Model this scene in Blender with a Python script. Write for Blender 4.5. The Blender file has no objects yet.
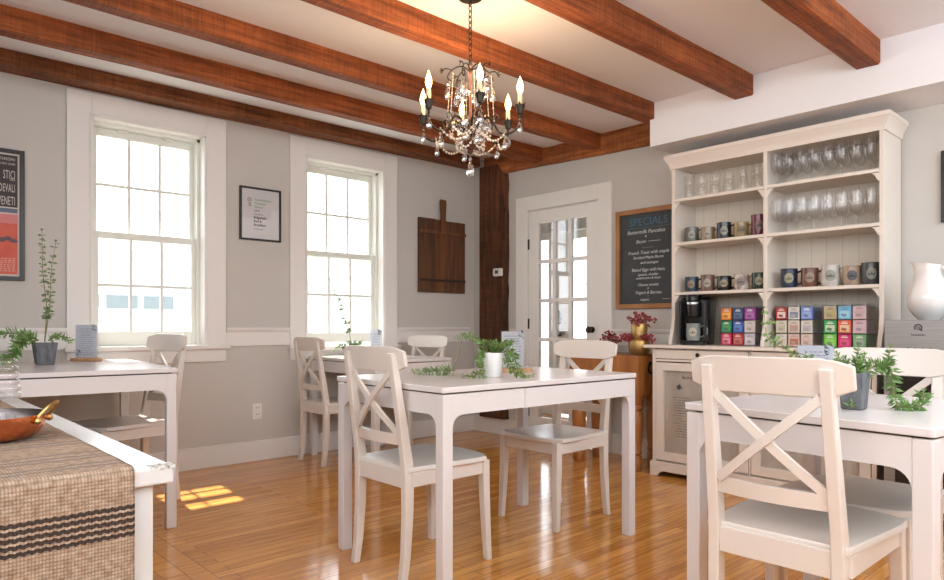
import bpy, bmesh, math, random
from mathutils import Vector, Matrix
R = math.radians
PI = math.pi
SC = bpy.context.scene
C = SC.collection
rnd = random.Random(7)

# ---------------------------------------------------------------- camera, world, sun, exposure
cam_d = bpy.data.cameras.new('camera'); cam = bpy.data.objects.new('camera', cam_d); C.objects.link(cam)
cam.location = (0, 0, 1.0)
cam.rotation_euler = (R(90), 0, R(-42.53))
cam_d.sensor_width = 36; cam_d.lens = 678 / 944 * 36
cam_d.shift_y = 36 / 944
cam_d.clip_start = 0.02; cam_d.clip_end = 200
SC.camera = cam
w = bpy.data.worlds.new('world'); SC.world = w; w.use_nodes = True
bg = w.node_tree.nodes['Background']
bg.inputs[0].default_value = (0.90, 0.95, 1.0, 1); bg.inputs[1].default_value = 4.6
sun_d = bpy.data.lights.new('sun', 'SUN'); sun_d.energy = 16.0; sun_d.angle = R(0.8); sun_d.color = (1.0, 0.93, 0.82)
sun = bpy.data.objects.new('sun', sun_d); C.objects.link(sun)
sun.rotation_euler = Vector((-0.05, -0.53, -0.85)).to_track_quat('-Z', 'Y').to_euler()
SC.view_settings.view_transform = 'Standard'; SC.view_settings.look = 'None'
SC.view_settings.exposure = 0.26; SC.view_settings.gamma = 1.0; SC.view_settings.use_curve_mapping = False
SC.cycles.max_bounces = 10; SC.cycles.diffuse_bounces = 5; SC.cycles.glossy_bounces = 4
SC.cycles.transmission_bounces = 8; SC.cycles.transparent_max_bounces = 24
SC.cycles.use_denoising = True
SC.cycles.sample_clamp_indirect = 8.0
SC.cycles.caustics_reflective = False; SC.cycles.caustics_refractive = False

# ---------------------------------------------------------------- materials
def nodes(m): return m.node_tree.nodes, m.node_tree.links
def mat(name, col, rough=0.5, metal=0.0, spec=0.5, coat=0.0, noise=None, bump=None, emit=None, rvar=None):
    """noise=(scale, colour2, amount, stretch xyz)  bump=(scale, strength, stretch)"""
    m = bpy.data.materials.new(name); m.use_nodes = True
    N, L = nodes(m); p = N['Principled BSDF']
    p.inputs['Base Color'].default_value = (*col, 1); p.inputs['Roughness'].default_value = rough
    p.inputs['Metallic'].default_value = metal; p.inputs['Specular IOR Level'].default_value = spec
    p.inputs['Coat Weight'].default_value = coat; p.inputs['Coat Roughness'].default_value = 0.08
    if emit:
        p.inputs['Emission Color'].default_value = (*emit[0], 1); p.inputs['Emission Strength'].default_value = emit[1]
    tc = N.new('ShaderNodeTexCoord')
    def nz(scale, st, detail=5):
        mp = N.new('ShaderNodeMapping'); mp.inputs['Scale'].default_value = st
        L.new(tc.outputs['Object'], mp.inputs[0]); t = N.new('ShaderNodeTexNoise')
        t.inputs['Scale'].default_value = scale; t.inputs['Detail'].default_value = detail
        L.new(mp.outputs[0], t.inputs['Vector']); return t
    if noise:
        sc, c2, amt, st = noise
        t = nz(sc, st); cr = N.new('ShaderNodeValToRGB')
        cr.color_ramp.elements[0].position = 0.5 - amt; cr.color_ramp.elements[1].position = 0.5 + amt
        cr.color_ramp.elements[0].color = (*c2, 1); cr.color_ramp.elements[1].color = (*col, 1)
        L.new(t.outputs[0], cr.inputs[0]); L.new(cr.outputs[0], p.inputs['Base Color'])
    if bump:
        t = nz(bump[0], bump[2]); b = N.new('ShaderNodeBump'); b.inputs['Strength'].default_value = bump[1]
        b.inputs['Distance'].default_value = 0.01
        L.new(t.outputs[0], b.inputs['Height']); L.new(b.outputs[0], p.inputs['Normal'])
    return m

def glass_mat(name, tint=(1, 1, 1), base=0.06, rough=0.02, gain=0.75, blend=0.35):
    m = bpy.data.materials.new(name); m.use_nodes = True
    N, L = nodes(m); N.remove(N['Principled BSDF']); out = N['Material Output']
    tr = N.new('ShaderNodeBsdfTransparent'); tr.inputs[0].default_value = (*tint, 1)
    gl = N.new('ShaderNodeBsdfGlossy'); gl.inputs['Roughness'].default_value = rough
    lw = N.new('ShaderNodeLayerWeight'); lw.inputs[0].default_value = blend
    mr = N.new('ShaderNodeMapRange'); mr.inputs['To Min'].default_value = base; mr.inputs['To Max'].default_value = gain
    mix = N.new('ShaderNodeMixShader')
    L.new(lw.outputs['Facing'], mr.inputs[0]); L.new(mr.outputs[0], mix.inputs[0])
    L.new(tr.outputs[0], mix.inputs[1]); L.new(gl.outputs[0], mix.inputs[2]); L.new(mix.outputs[0], out.inputs[0])
    return m

def floor_mat():
    m = bpy.data.materials.new('oak strip floor'); m.use_nodes = True
    N, L = nodes(m); p = N['Principled BSDF']
    tc = N.new('ShaderNodeTexCoord')
    def boards(rot, width, row):
        mp = N.new('ShaderNodeMapping'); mp.inputs['Rotation'].default_value = (0, 0, rot)
        L.new(tc.outputs['Object'], mp.inputs[0])
        b = N.new('ShaderNodeTexBrick'); b.offset = 0.37; b.offset_frequency = 2; b.squash = 1
        b.inputs['Color1'].default_value = (0.76, 0.37, 0.10, 1); b.inputs['Color2'].default_value = (0.56, 0.235, 0.055, 1)
        b.inputs['Mortar'].default_value = (0.10, 0.035, 0.012, 1)
        b.inputs['Scale'].default_value = 1; b.inputs['Mortar Size'].default_value = 0.0011
        b.inputs['Mortar Smooth'].default_value = 0.3; b.inputs['Bias'].default_value = -0.1
        b.inputs['Brick Width'].default_value = width; b.inputs['Row Height'].default_value = row
        L.new(mp.outputs[0], b.inputs['Vector'])
        mp2 = N.new('ShaderNodeMapping'); mp2.inputs['Rotation'].default_value = (0, 0, rot); mp2.inputs['Scale'].default_value = (1.2, 16, 1)
        L.new(tc.outputs['Object'], mp2.inputs[0])
        g = N.new('ShaderNodeTexNoise'); g.inputs['Scale'].default_value = 3.2; g.inputs['Detail'].default_value = 7; g.inputs['Roughness'].default_value = 0.65
        L.new(mp2.outputs[0], g.inputs['Vector'])
        return b, g
    b1, g1 = boards(0, 1.15, 0.058); b2, g2 = boards(R(90), 1.4, 0.083)
    sep = N.new('ShaderNodeSeparateXYZ'); L.new(tc.outputs['Object'], sep.inputs[0])
    def cmp(sock, thr, op='LESS_THAN'):
        n = N.new('ShaderNodeMath'); n.operation = op; L.new(sock, n.inputs[0]); n.inputs[1].default_value = thr; return n.outputs[0]
    a = cmp(sep.outputs[0], 1.08); c = cmp(sep.outputs[1], 3.42)
    mu = N.new('ShaderNodeMath'); mu.operation = 'MULTIPLY'; L.new(a, mu.inputs[0]); L.new(c, mu.inputs[1])
    def mixc(f, x, y, mode='MIX'):
        n = N.new('ShaderNodeMix'); n.data_type = 'RGBA'; n.blend_type = mode
        if isinstance(f, float): n.inputs[0].default_value = f
        else: L.new(f, n.inputs[0])
        L.new(x, n.inputs[6]); L.new(y, n.inputs[7]); return n.outputs[2]
    col = mixc(mu.outputs[0], b1.outputs[0], b2.outputs[0]); gr = mixc(mu.outputs[0], g1.outputs[0], g2.outputs[0])
    cr = N.new('ShaderNodeValToRGB'); cr.color_ramp.elements[0].position = 0.3; cr.color_ramp.elements[1].position = 0.7
    cr.color_ramp.elements[0].color = (0.62, 0.58, 0.55, 1); cr.color_ramp.elements[1].color = (1.15, 1.12, 1.05, 1)
    L.new(gr, cr.inputs[0])
    fin = mixc(1.0, col, cr.outputs[0], 'MULTIPLY')
    L.new(fin, p.inputs['Base Color'])
    wn = N.new('ShaderNodeTexNoise'); wn.inputs['Scale'].default_value = 5; L.new(tc.outputs['Object'], wn.inputs['Vector'])
    mr = N.new('ShaderNodeMapRange'); mr.inputs['To Min'].default_value = 0.07; mr.inputs['To Max'].default_value = 0.15
    L.new(wn.outputs[0], mr.inputs[0]); L.new(mr.outputs[0], p.inputs['Roughness'])
    bp = N.new('ShaderNodeBump'); bp.inputs['Strength'].default_value = 0.12; bp.inputs['Distance'].default_value = 0.004
    L.new(fin, bp.inputs['Height']); L.new(bp.outputs[0], p.inputs['Normal'])
    p.inputs['Specular IOR Level'].default_value = 0.6
    return m

def rug_mat():
    m = bpy.data.materials.new('woven jute'); m.use_nodes = True
    N, L = nodes(m); p = N['Principled BSDF']; p.inputs['Roughness'].default_value = 0.95; p.inputs['Specular IOR Level'].default_value = 0.1
    uv = N.new('ShaderNodeUVMap'); sep = N.new('ShaderNodeSeparateXYZ'); L.new(uv.outputs[0], sep.inputs[0])
    # u: across the runner (m), v: along the runner (m) measured from the fold; hanging part v > 0
    def M(op, a, b=None):
        n = N.new('ShaderNodeMath'); n.operation = op
        for i, x in enumerate((a, b)):
            if x is None: continue
            if isinstance(x, (int, float)): n.inputs[i].default_value = x
            else: L.new(x, n.inputs[i])
        return n.outputs[0]
    u, v = sep.outputs[0], sep.outputs[1]
    tri = M('PINGPONG', u, 0.006)                       # zigzag of the stripes
    vz = M('ADD', v, M('MULTIPLY', tri, 0.42))
    def band(c, w): return M('LESS_THAN', M('ABSOLUTE', M('SUBTRACT', vz, c)), w)
    dark = None
    for c in (0.064, 0.0755, 0.087, 0.0985, 0.110): dark = band(c, 0.0035) if dark is None else M('MAXIMUM', dark, band(c, 0.0035))
    for c in (0.196, 0.2075, 0.219, 0.2305): dark = M('MAXIMUM', dark, band(c, 0.0035))
    soft = None
    for c in (-0.05, -0.078, -0.14, -0.168, -0.205, -0.33, -0.358, -0.43, -0.46, -0.60, -0.63):
        soft = band(c, 0.0055) if soft is None else M('MAXIMUM', soft, band(c, 0.0055))
    tex = N.new('ShaderNodeTexNoise'); tex.inputs['Scale'].default_value = 90; tex.inputs['Detail'].default_value = 3
    tc = N.new('ShaderNodeTexCoord'); L.new(tc.outputs['Object'], tex.inputs['Vector'])
    cr = N.new('ShaderNodeValToRGB'); cr.color_ramp.elements[0].position = 0.3; cr.color_ramp.elements[1].position = 0.72
    cr.color_ramp.elements[0].color = (0.27, 0.175, 0.115, 1); cr.color_ramp.elements[1].color = (0.46, 0.35, 0.26, 1)
    L.new(tex.outputs[0], cr.inputs[0])
    wx = M('ABSOLUTE', M('SINE', M('MULTIPLY', u, PI / 0.005))); wy = M('ABSOLUTE', M('SINE', M('MULTIPLY', v, PI / 0.006)))
    wv = M('MULTIPLY', M('POWER', wx, 0.5), M('POWER', wy, 0.5))
    def mixc(f, x, y, mode='MIX'):
        n = N.new('ShaderNodeMix'); n.data_type = 'RGBA'; n.blend_type = mode
        if isinstance(f, float): n.inputs[0].default_value = f
        else: L.new(f, n.inputs[0])
        for k, s in ((6, x), (7, y)):
            if isinstance(s, tuple): n.inputs[k].default_value = s
            else: L.new(s, n.inputs[k])
        return n.outputs[2]
    c1 = mixc(M('MULTIPLY', soft, M('MULTIPLY', tex.outputs[0], 1.25)), cr.outputs[0], (0.13, 0.13, 0.14, 1))
    c2 = mixc(M('MULTIPLY', dark, 0.93), c1, (0.035, 0.027, 0.024, 1))
    mr = N.new('ShaderNodeMapRange'); mr.inputs['To Min'].default_value = 0.55; mr.inputs['To Max'].default_value = 1.1; L.new(wv, mr.inputs[0])
    c3 = mixc(1.0, c2, mr.outputs[0], 'MULTIPLY')
    L.new(c3, p.inputs['Base Color'])
    bp = N.new('ShaderNodeBump'); bp.inputs['Strength'].default_value = 0.6; bp.inputs['Distance'].default_value = 0.002
    L.new(wv, bp.inputs['Height']); L.new(bp.outputs[0], p.inputs['Normal'])
    return m

def beam_mat(name, c1, c2, axis):
    """rough sawn timber: long grain, dark patches and cross saw marks"""
    m = mat(name, c1, rough=0.6, spec=0.25); N, L = nodes(m); p = N['Principled BSDF']; tc = N.new('ShaderNodeTexCoord')
    def nz(scale, st, det=6):
        mp = N.new('ShaderNodeMapping'); mp.inputs['Scale'].default_value = st; L.new(tc.outputs['Object'], mp.inputs[0])
        t = N.new('ShaderNodeTexNoise'); t.inputs['Scale'].default_value = scale; t.inputs['Detail'].default_value = det; t.inputs['Roughness'].default_value = 0.7
        L.new(mp.outputs[0], t.inputs['Vector']); return t.outputs[0]
    g = {'x': (0.5, 9, 9), 'y': (9, 0.5, 9), 'z': (9, 9, 0.5)}[axis]; saw = {'x': (14, .6, .6), 'y': (.6, 14, .6), 'z': (.6, .6, 14)}[axis]
    n1, n2, n3 = nz(4, g), nz(1.7, (1, 1, 1)), nz(6, saw, 3)
    def ramp(x, a, b, ca, cb):
        r = N.new('ShaderNodeValToRGB'); r.color_ramp.elements[0].position = a; r.color_ramp.elements[1].position = b
        r.color_ramp.elements[0].color = (*ca, 1); r.color_ramp.elements[1].color = (*cb, 1); L.new(x, r.inputs[0]); return r.outputs[0]
    def mul(x, y):
        n = N.new('ShaderNodeMix'); n.data_type = 'RGBA'; n.blend_type = 'MULTIPLY'; n.inputs[0].default_value = 1; L.new(x, n.inputs[6]); L.new(y, n.inputs[7]); return n.outputs[2]
    col = mul(mul(ramp(n1, 0.36, 0.62, c2, c1), ramp(n2, 0.35, 0.6, (0.62, 0.6, 0.6), (1.12, 1.08, 1.05))), ramp(n3, 0.35, 0.65, (0.78, 0.78, 0.78), (1.12, 1.1, 1.08)))
    L.new(col, p.inputs['Base Color'])
    bp = N.new('ShaderNodeBump'); bp.inputs['Strength'].default_value = 0.8; bp.inputs['Distance'].default_value = 0.012
    ad = N.new('ShaderNodeMath'); ad.operation = 'ADD'; L.new(n1, ad.inputs[0]); L.new(n3, ad.inputs[1]); L.new(ad.outputs[0], bp.inputs['Height']); L.new(bp.outputs[0], p.inputs['Normal'])
    return m

def stripes_mat(name, col, gap, rough, axis, period, wdt):
    """boards with thin darker joints across one axis (real grooves drawn by the joint colour)"""
    m = mat(name, col, rough); N, L = nodes(m); p = N['Principled BSDF']
    tc = N.new('ShaderNodeTexCoord'); s = N.new('ShaderNodeSeparateXYZ'); L.new(tc.outputs['Object'], s.inputs[0])
    mo = N.new('ShaderNodeMath'); mo.operation = 'PINGPONG'; mo.inputs[1].default_value = period / 2; L.new(s.outputs[axis], mo.inputs[0])
    lt = N.new('ShaderNodeMath'); lt.operation = 'LESS_THAN'; lt.inputs[1].default_value = wdt; L.new(mo.outputs[0], lt.inputs[0])
    mx = N.new('ShaderNodeMix'); mx.data_type = 'RGBA'; L.new(lt.outputs[0], mx.inputs[0])
    mx.inputs[6].default_value = (*col, 1); mx.inputs[7].default_value = (*gap, 1); L.new(mx.outputs[2], p.inputs['Base Color'])
    return m

M_ = {}
M_['wall'] = mat('wall paint', (0.575, 0.55, 0.515), 0.85, spec=0.2, noise=(3, (0.545, 0.52, 0.485), 0.3, (1, 1, 1)))
M_['ceil'] = mat('ceiling paint', (0.82, 0.81, 0.83), 0.9, spec=0.15)
M_['trim'] = mat('white trim paint', (0.76, 0.735, 0.71), 0.4, spec=0.4)
M_['sash'] = mat('sash paint', (0.72, 0.73, 0.68), 0.35, spec=0.4)
M_['door'] = mat('door paint', (0.76, 0.745, 0.71), 0.35, spec=0.4)
M_['floor'] = floor_mat()
M_['beamx'] = beam_mat('rough hewn beam', (0.40, 0.115, 0.032), (0.16, 0.042, 0.013), 'x')
M_['beamd'] = beam_mat('dark wall beam', (0.33, 0.12, 0.045), (0.12, 0.04, 0.016), 'x')
M_['beamy'] = beam_mat('cross beam', (0.48, 0.17, 0.05), (0.20, 0.06, 0.02), 'y')
M_['post'] = beam_mat('post wood', (0.16, 0.065, 0.03), (0.045, 0.02, 0.011), 'z')
M_['glass'] = glass_mat('window glass', (1, 1, 1), 0.03, 0.0, 0.45)
M_['white'] = mat('white lacquer', (0.66, 0.60, 0.545), 0.28, spec=0.5)
M_['cream'] = mat('cream lacquer', (0.73, 0.69, 0.625), 0.30, spec=0.5)
M_['tabletop'] = mat('white table lacquer', (0.66, 0.625, 0.62), 0.22, spec=0.5)
M_['hutch'] = mat('hutch paint', (0.72, 0.655, 0.585), 0.42, spec=0.35)
M_['pearl'] = mat('crystal bead', (0.66, 0.58, 0.47), 0.12, spec=0.9, coat=0.6)
M_['bead'] = stripes_mat('beadboard', (0.70, 0.64, 0.55), (0.50, 0.45, 0.38), 0.5, 1, 0.09, 0.0015)
M_['black'] = mat('black frame', (0.012, 0.011, 0.012), 0.35)
M_['iron'] = mat('dark bronze metal', (0.035, 0.028, 0.022), 0.42, metal=0.8)
M_['paper'] = mat('paper', (0.72, 0.70, 0.70), 0.8, spec=0.2)
M_['sheet'] = mat('printed sheet', (0.74, 0.73, 0.74), 0.7, spec=0.2)
M_['bluepaper'] = mat('blue white paper', (0.74, 0.76, 0.82), 0.8, spec=0.2)
for k_ in ('paper', 'bluepaper'):
    N_, L_ = nodes(M_[k_]); tl = N_.new('ShaderNodeBsdfTranslucent'); tl.inputs[0].default_value = (0.8, 0.82, 0.86, 1); mxs = N_.new('ShaderNodeMixShader'); mxs.inputs[0].default_value = 0.55
    L_.new(N_['Principled BSDF'].outputs[0], mxs.inputs[1]); L_.new(tl.outputs[0], mxs.inputs[2]); L_.new(mxs.outputs[0], N_['Material Output'].inputs[0])
M_['ink'] = mat('ink', (0.05, 0.05, 0.05), 0.8)
M_['inkg'] = mat('green ink', (0.05, 0.36, 0.19), 0.8)
M_['inkgrey'] = mat('grey ink', (0.28, 0.29, 0.33), 0.8)
M_['leaf'] = mat('leaf green', (0.095, 0.19, 0.045), 0.45, noise=(30, (0.17, 0.29, 0.085), 0.2, (1, 1, 1)))
M_['leaf2'] = mat('bright leaf', (0.14, 0.28, 0.06), 0.45, noise=(30, (0.24, 0.38, 0.12), 0.2, (1, 1, 1)))
M_['stem'] = mat('stem', (0.22, 0.22, 0.07), 0.6)
M_['sagestem'] = mat('pale leaf', (0.20, 0.29, 0.13), 0.5)
M_['soil'] = mat('moss and soil', (0.10, 0.12, 0.03), 0.95, bump=(60, 1, (1, 1, 1)))
M_['concrete'] = mat('grey pot', (0.085, 0.09, 0.10), 0.75, noise=(70, (0.16, 0.165, 0.175), 0.15, (1, 1, 0.25)), bump=(60, 0.5, (1, 1, 0.3)))
M_['wood'] = mat('light wood', (0.55, 0.33, 0.17), 0.55, noise=(8, (0.42, 0.23, 0.11), 0.2, (1, 8, 8)))
M_['acrylic'] = glass_mat('clear acrylic', (0.97, 0.98, 1), 0.05, 0.03, 0.55)
M_['crystal'] = glass_mat('crystal', (0.995, 0.985, 0.965), 0.22, 0.03, 0.9)
M_['drinkglass'] = glass_mat('drinking glass', (0.999, 0.999, 0.999), 0.02, 0.04, 0.42, 0.22)
M_['copper'] = mat('hammered copper', (0.80, 0.26, 0.11), 0.24, metal=1.0, bump=(45, 0.25, (1, 1, 1)))
M_['tin'] = mat('dark pan lining', (0.10, 0.085, 0.08), 0.22, metal=0.9)
M_['brass'] = mat('brass', (0.42, 0.28, 0.10), 0.34, metal=1.0)
M_['steel'] = mat('brushed steel', (0.34, 0.325, 0.31), 0.36, metal=0.6, noise=(5, (0.27, 0.26, 0.25), 0.2, (1, 1, 40)))
M_['porcelain'] = mat('white porcelain', (0.80, 0.78, 0.76), 0.12, spec=0.6, coat=0.5)
M_['plastic'] = mat('black plastic', (0.014, 0.014, 0.016), 0.18, spec=0.6)
M_['chrome'] = mat('silver trim', (0.62, 0.62, 0.62), 0.2, metal=1.0)
M_['rug'] = rug_mat()
# ---------------------------------------------------------------- mesh helpers
def new(): return bmesh.new()
def obj(name, bm, m=None, parent=None, smooth=False, bevel=0, label=None, ang=35):
    bmesh.ops.recalc_face_normals(bm, faces=bm.faces[:])
    me = bpy.data.meshes.new(name); bm.to_mesh(me); bm.free()
    if m is not None:
        for x in (m if isinstance(m, (list, tuple)) else [m]): me.materials.append(x)
    o = bpy.data.objects.new(name, me); C.objects.link(o)
    if parent is not None: o.parent = parent
    if smooth:
        for f in me.polygons: f.use_smooth = True
        me.set_sharp_from_angle(angle=R(ang))
    if bevel:
        b = o.modifiers.new('edge', 'BEVEL'); b.width = bevel; b.segments = 2; b.limit_method = 'ANGLE'; b.angle_limit = R(40); b.harden_normals = False
    if label: o['label'] = label
    return o
def tag(o, label=None, cat=None, group=None, kind=None):
    if label: o['label'] = label
    if cat: o['category'] = cat
    if group: o['group'] = group
    if kind: o['kind'] = kind
    return o
def thing(name, label, cat, loc=(0, 0, 0), rz=0.0, group=None):
    o = bpy.data.objects.new(name, None); C.objects.link(o); o.location = loc; o.rotation_euler = (0, 0, rz)
    o.empty_display_size = 0.05
    return tag(o, label, cat, group)
def struct(name, bm=None, m=None, parent=None, **k):
    if bm is None:
        o = bpy.data.objects.new(name, None); C.objects.link(o)
    else: o = obj(name, bm, m, parent, **k)
    if parent is None: o['kind'] = 'structure'
    return o
def dup(root, loc=None, rz=None, label=None, group=None, linkm=True):
    def cp(o, par):
        c = o.copy(); C.objects.link(c); c.parent = par
        for ch in kids.get(o.name, []): cp(ch, c)
        return c
    kids = {}
    def gather(o):
        kids[o.name] = list(o.children)
        for ch in o.children: gather(ch)
    gather(root)
    r = cp(root, None)
    if loc is not None: r.location = loc
    if rz is not None: r.rotation_euler = (0, 0, rz)
    if label: r['label'] = label
    if group: r['group'] = group
    return r
def box(bm, x0, x1, y0, y1, z0, z1, mi=0):
    vs = [bm.verts.new(p) for p in ((x0, y0, z0), (x1, y0, z0), (x1, y1, z0), (x0, y1, z0), (x0, y0, z1), (x1, y0, z1), (x1, y1, z1), (x0, y1, z1))]
    for q in ((0, 3, 2, 1), (4, 5, 6, 7), (0, 1, 5, 4), (1, 2, 6, 5), (2, 3, 7, 6), (3, 0, 4, 7)):
        f = bm.faces.new([vs[i] for i in q]); f.material_index = mi
    return vs
def B(*a):
    bm = new()
    if a and isinstance(a[0], (tuple, list)):
        for q in a: box(bm, *q)
    else: box(bm, *a)
    return bm
def rings(bm, rs, caps=True, closed=True, mi=0):
    """rs: list of vertex-coordinate rings of equal length"""
    R_ = [[bm.verts.new(p) for p in r] for r in rs]
    n = len(R_[0])
    for a, b in zip(R_, R_[1:]):
        for i in range(n if closed else n - 1):
            f = bm.faces.new((a[i], a[(i + 1) % n], b[(i + 1) % n], b[i])); f.material_index = mi
    if caps and closed:
        for r in (R_[0], R_[-1]):
            try: bm.faces.new(r).material_index = mi
            except ValueError: pass
    return R_
def lathe(bm, prof, seg=20, c=(0, 0, 0), caps=True, mi=0, sx=1, sy=1):
    rs = []
    for r, z in prof:
        r = max(r, 1e-4)
        rs.append([(c[0] + sx * r * math.cos(2 * PI * i / seg), c[1] + sy * r * math.sin(2 * PI * i / seg), c[2] + z) for i in range(seg)])
    rings(bm, rs, caps, mi=mi)
def tube(bm, pts, rad, seg=8, caps=True, mi=0):
    pts = [Vector(p) for p in pts]; n = len(pts)
    rad = rad if isinstance(rad, (list, tuple)) else [rad] * n
    rs = []; up = None
    for i, p in enumerate(pts):
        t = (pts[min(i + 1, n - 1)] - pts[max(i - 1, 0)])
        if t.length < 1e-9: t = Vector((0, 0, 1))
        t.normalize()
        if up is None: up = t.orthogonal().normalized()
        else:
            up = (up - up.dot(t) * t)
            up = up.normalized() if up.length > 1e-6 else t.orthogonal().normalized()
        s = t.cross(up)
        rs.append([p + rad[i] * (math.cos(2 * PI * k / seg) * up + math.sin(2 * PI * k / seg) * s) for k in range(seg)])
    rings(bm, rs, caps, mi=mi)
def curve(pts, n=8):
    """Catmull-Rom through points"""
    P = [Vector(p) for p in pts]; P = [2 * P[0] - P[1]] + P + [2 * P[-1] - P[-2]]; out = []
    for i in range(1, len(P) - 2):
        for k in range(n):
            t = k / n
            out.append(0.5 * ((2 * P[i]) + (P[i + 1] - P[i - 1]) * t + (2 * P[i - 1] - 5 * P[i] + 4 * P[i + 1] - P[i + 2]) * t * t + (3 * P[i] - P[i - 1] - 3 * P[i + 1] + P[i + 2]) * t ** 3))
    out.append(P[-2]); return out
def prism(bm, poly, a, b, plane='xz', mi=0):
    """polygon in a plane, extruded from a to b along the third axis"""
    def P(u, v, t): return {'xz': (u, t, v), 'yz': (t, u, v), 'xy': (u, v, t)}[plane]
    rings(bm, [[P(u, v, a) for u, v in poly], [P(u, v, b) for u, v in poly]], mi=mi)
def sheet(bm, rows, th=None):
    """grid of points; optional thickness via duplicate offset vector"""
    V = [[bm.verts.new(p) for p in r] for r in rows]
    for a, b in zip(V, V[1:]):
        for i in range(len(a) - 1): bm.faces.new((a[i], a[i + 1], b[i + 1], b[i]))
def ball(bm, c, r, seg=8, sz=1.0, mi=0):
    n = max(3, seg // 2); prof = [(r * math.sin(PI * i / n), -r * sz * math.cos(PI * i / n)) for i in range(n + 1)]
    lathe(bm, prof, seg, c, caps=False, mi=mi)
def text(name, body, size, loc, rot, m, parent, align='LEFT', shear=0.0, ext=0.0005, space=1.0, line=1.0, off=0.0):
    cu = bpy.data.curves.new(name, 'FONT'); cu.body = body; cu.size = size; cu.align_x = align; cu.shear = shear
    cu.extrude = ext; cu.space_character = space; cu.space_line = line; cu.offset = off; cu.resolution_u = 2
    cu.materials.append(m)
    tmp = bpy.data.objects.new(name, cu)
    me = bpy.data.meshes.new_from_object(tmp); bpy.data.objects.remove(tmp); bpy.data.curves.remove(cu)
    me.materials.clear(); me.materials.append(m)
    o = bpy.data.objects.new(name, me); C.objects.link(o); o.location = loc; o.rotation_euler = rot; o.parent = parent
    return o
ROT_Y = (R(90), 0, 0)            # lettering on a wall of constant y, read from -y
ROT_X = (R(90), 0, R(-90))       # lettering on a wall of constant x, read from -x
FZ = Vector((0, 0, 1))
def leaf(bm, p, d, L, W, up=FZ, fold=0.15, mi=0, th=0.0):
    d = Vector(d).normalized(); s = d.cross(up)
    s = s.normalized() if s.length > 1e-4 else d.orthogonal().normalized()
    n = s.cross(d); p = Vector(p)
    a = bm.verts.new(p); b = bm.verts.new(p + d * L * 0.5 + s * W / 2 + n * W * fold); c = bm.verts.new(p + d * L - n * L * 0.1); e = bm.verts.new(p + d * L * 0.5 - s * W / 2 + n * W * fold)
    q = bm.verts.new(p + d * L * 0.5)
    for f in ((a, b, q), (b, c, q), (c, e, q), (e, a, q)):
        bm.faces.new(f).material_index = mi
def spray(bm, pts, r0, L, W, step, rr, ms=1, ml=0, tilt=0.5, pair=3, taper=0.5, start=0.0):
    """a stem tube with whorls of leaves"""
    cp = curve(pts, 8); n = len(cp)
    tube(bm, cp, [r0 * (1 - 0.6 * i / n) for i in range(n)], 5, mi=ms)
    acc = 0; ph = rr.random() * 6; tot = sum((b - a).length for a, b in zip(cp, cp[1:])); run = 0
    for a, b in zip(cp, cp[1:]):
        seg = (b - a).length; acc += seg; run += seg
        if seg < 1e-6 or run / tot < start: continue
        t = (b - a).normalized(); o = t.orthogonal().normalized(); s = t.cross(o)
        while acc >= step:
            acc -= step; k = 1 - taper * (run / tot) ** 2; ph += 1.1
            p = a.lerp(b, rr.random())
            for j in range(pair):
                an = ph + 2 * PI * j / pair + rr.uniform(-.4, .4)
                d = (math.cos(an) * o + math.sin(an) * s) + t * (tilt + rr.uniform(-.2, .2))
                leaf(bm, p, d, L * k * rr.uniform(.75, 1.15), W * k, up=(t * 0.45 + Vector((rr.uniform(-1, 1), rr.uniform(-1, 1), rr.uniform(-1, 1)))))
    t = (cp[-1] - cp[-2]).normalized(); o = t.orthogonal().normalized(); s = t.cross(o)
    for j in range(4):
        an = j * 1.6; leaf(bm, cp[-1], t + 0.5 * (math.cos(an) * o + math.sin(an) * s), L * 0.6, W * 0.6)
# ================================================================ room shell
WY, DX, CZ = 4.80, 4.43, 2.52        # window wall, door wall, ceiling
SY = WY / 4.71
def wx(x): return x * SY             # window-wall positions measured at y = 4.71
def wz(z): return 1 + (z - 1) * SY
LX, NY = -0.9, -1.1                  # how far the room runs to the left and behind
struct('floor', B(LX, DX + 1.9, NY, WY + 0.02, -0.06, 0.0), M_['floor'])
bm = new()
Ys = [-0.35, 3.8, 4.64, WY + 0.20]; Zs = [CZ, CZ, 2.575, 2.58]  # stops short behind the camera to let sky light in from above
rings(bm, [[(LX, y, z), (DX + 0.02, y, z), (DX + 0.02, y, 2.75), (LX, y, 2.75)] for y, z in zip(Ys, Zs)])
struct('ceiling', bm, M_['ceil'])
struct('wall_front_unseen', B(LX - 0.12, DX + 0.14, NY - 0.12, NY, -0.06, 1.45), M_['wall'])  # unseen, added half high to block level daylight and admit sky above
struct('wall_left_unseen', B((LX - 0.12, LX, NY, WY + 0.2, -0.06, 1.35), (LX - 0.12, LX, 2.6, WY + 0.2, 1.35, 2.75), (LX - 0.12, LX, NY, WY + 0.2, 2.5, 2.75)), M_['wall'])  # unseen, added with an open band to cut the daylight from this side
# window wall with two openings
W1 = (wx(1.104), wx(1.811), wz(0.868), wz(2.312)); W2 = (wx(2.578), wx(3.304), wz(0.838), wz(2.305))
bm = new(); xs = [LX, W1[0], W1[1], W2[0], W2[1], DX + 0.02]; T = 0.20
for i in (0, 2, 4): box(bm, xs[i], xs[i + 1], WY, WY + T, -0.06, 2.75)
for W in (W1, W2):
    box(bm, W[0], W[1], WY, WY + T, -0.06, W[2]); box(bm, W[0], W[1], WY, WY + T, W[3], 2.75)
struct('wall_back', bm, M_['wall'])
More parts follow.
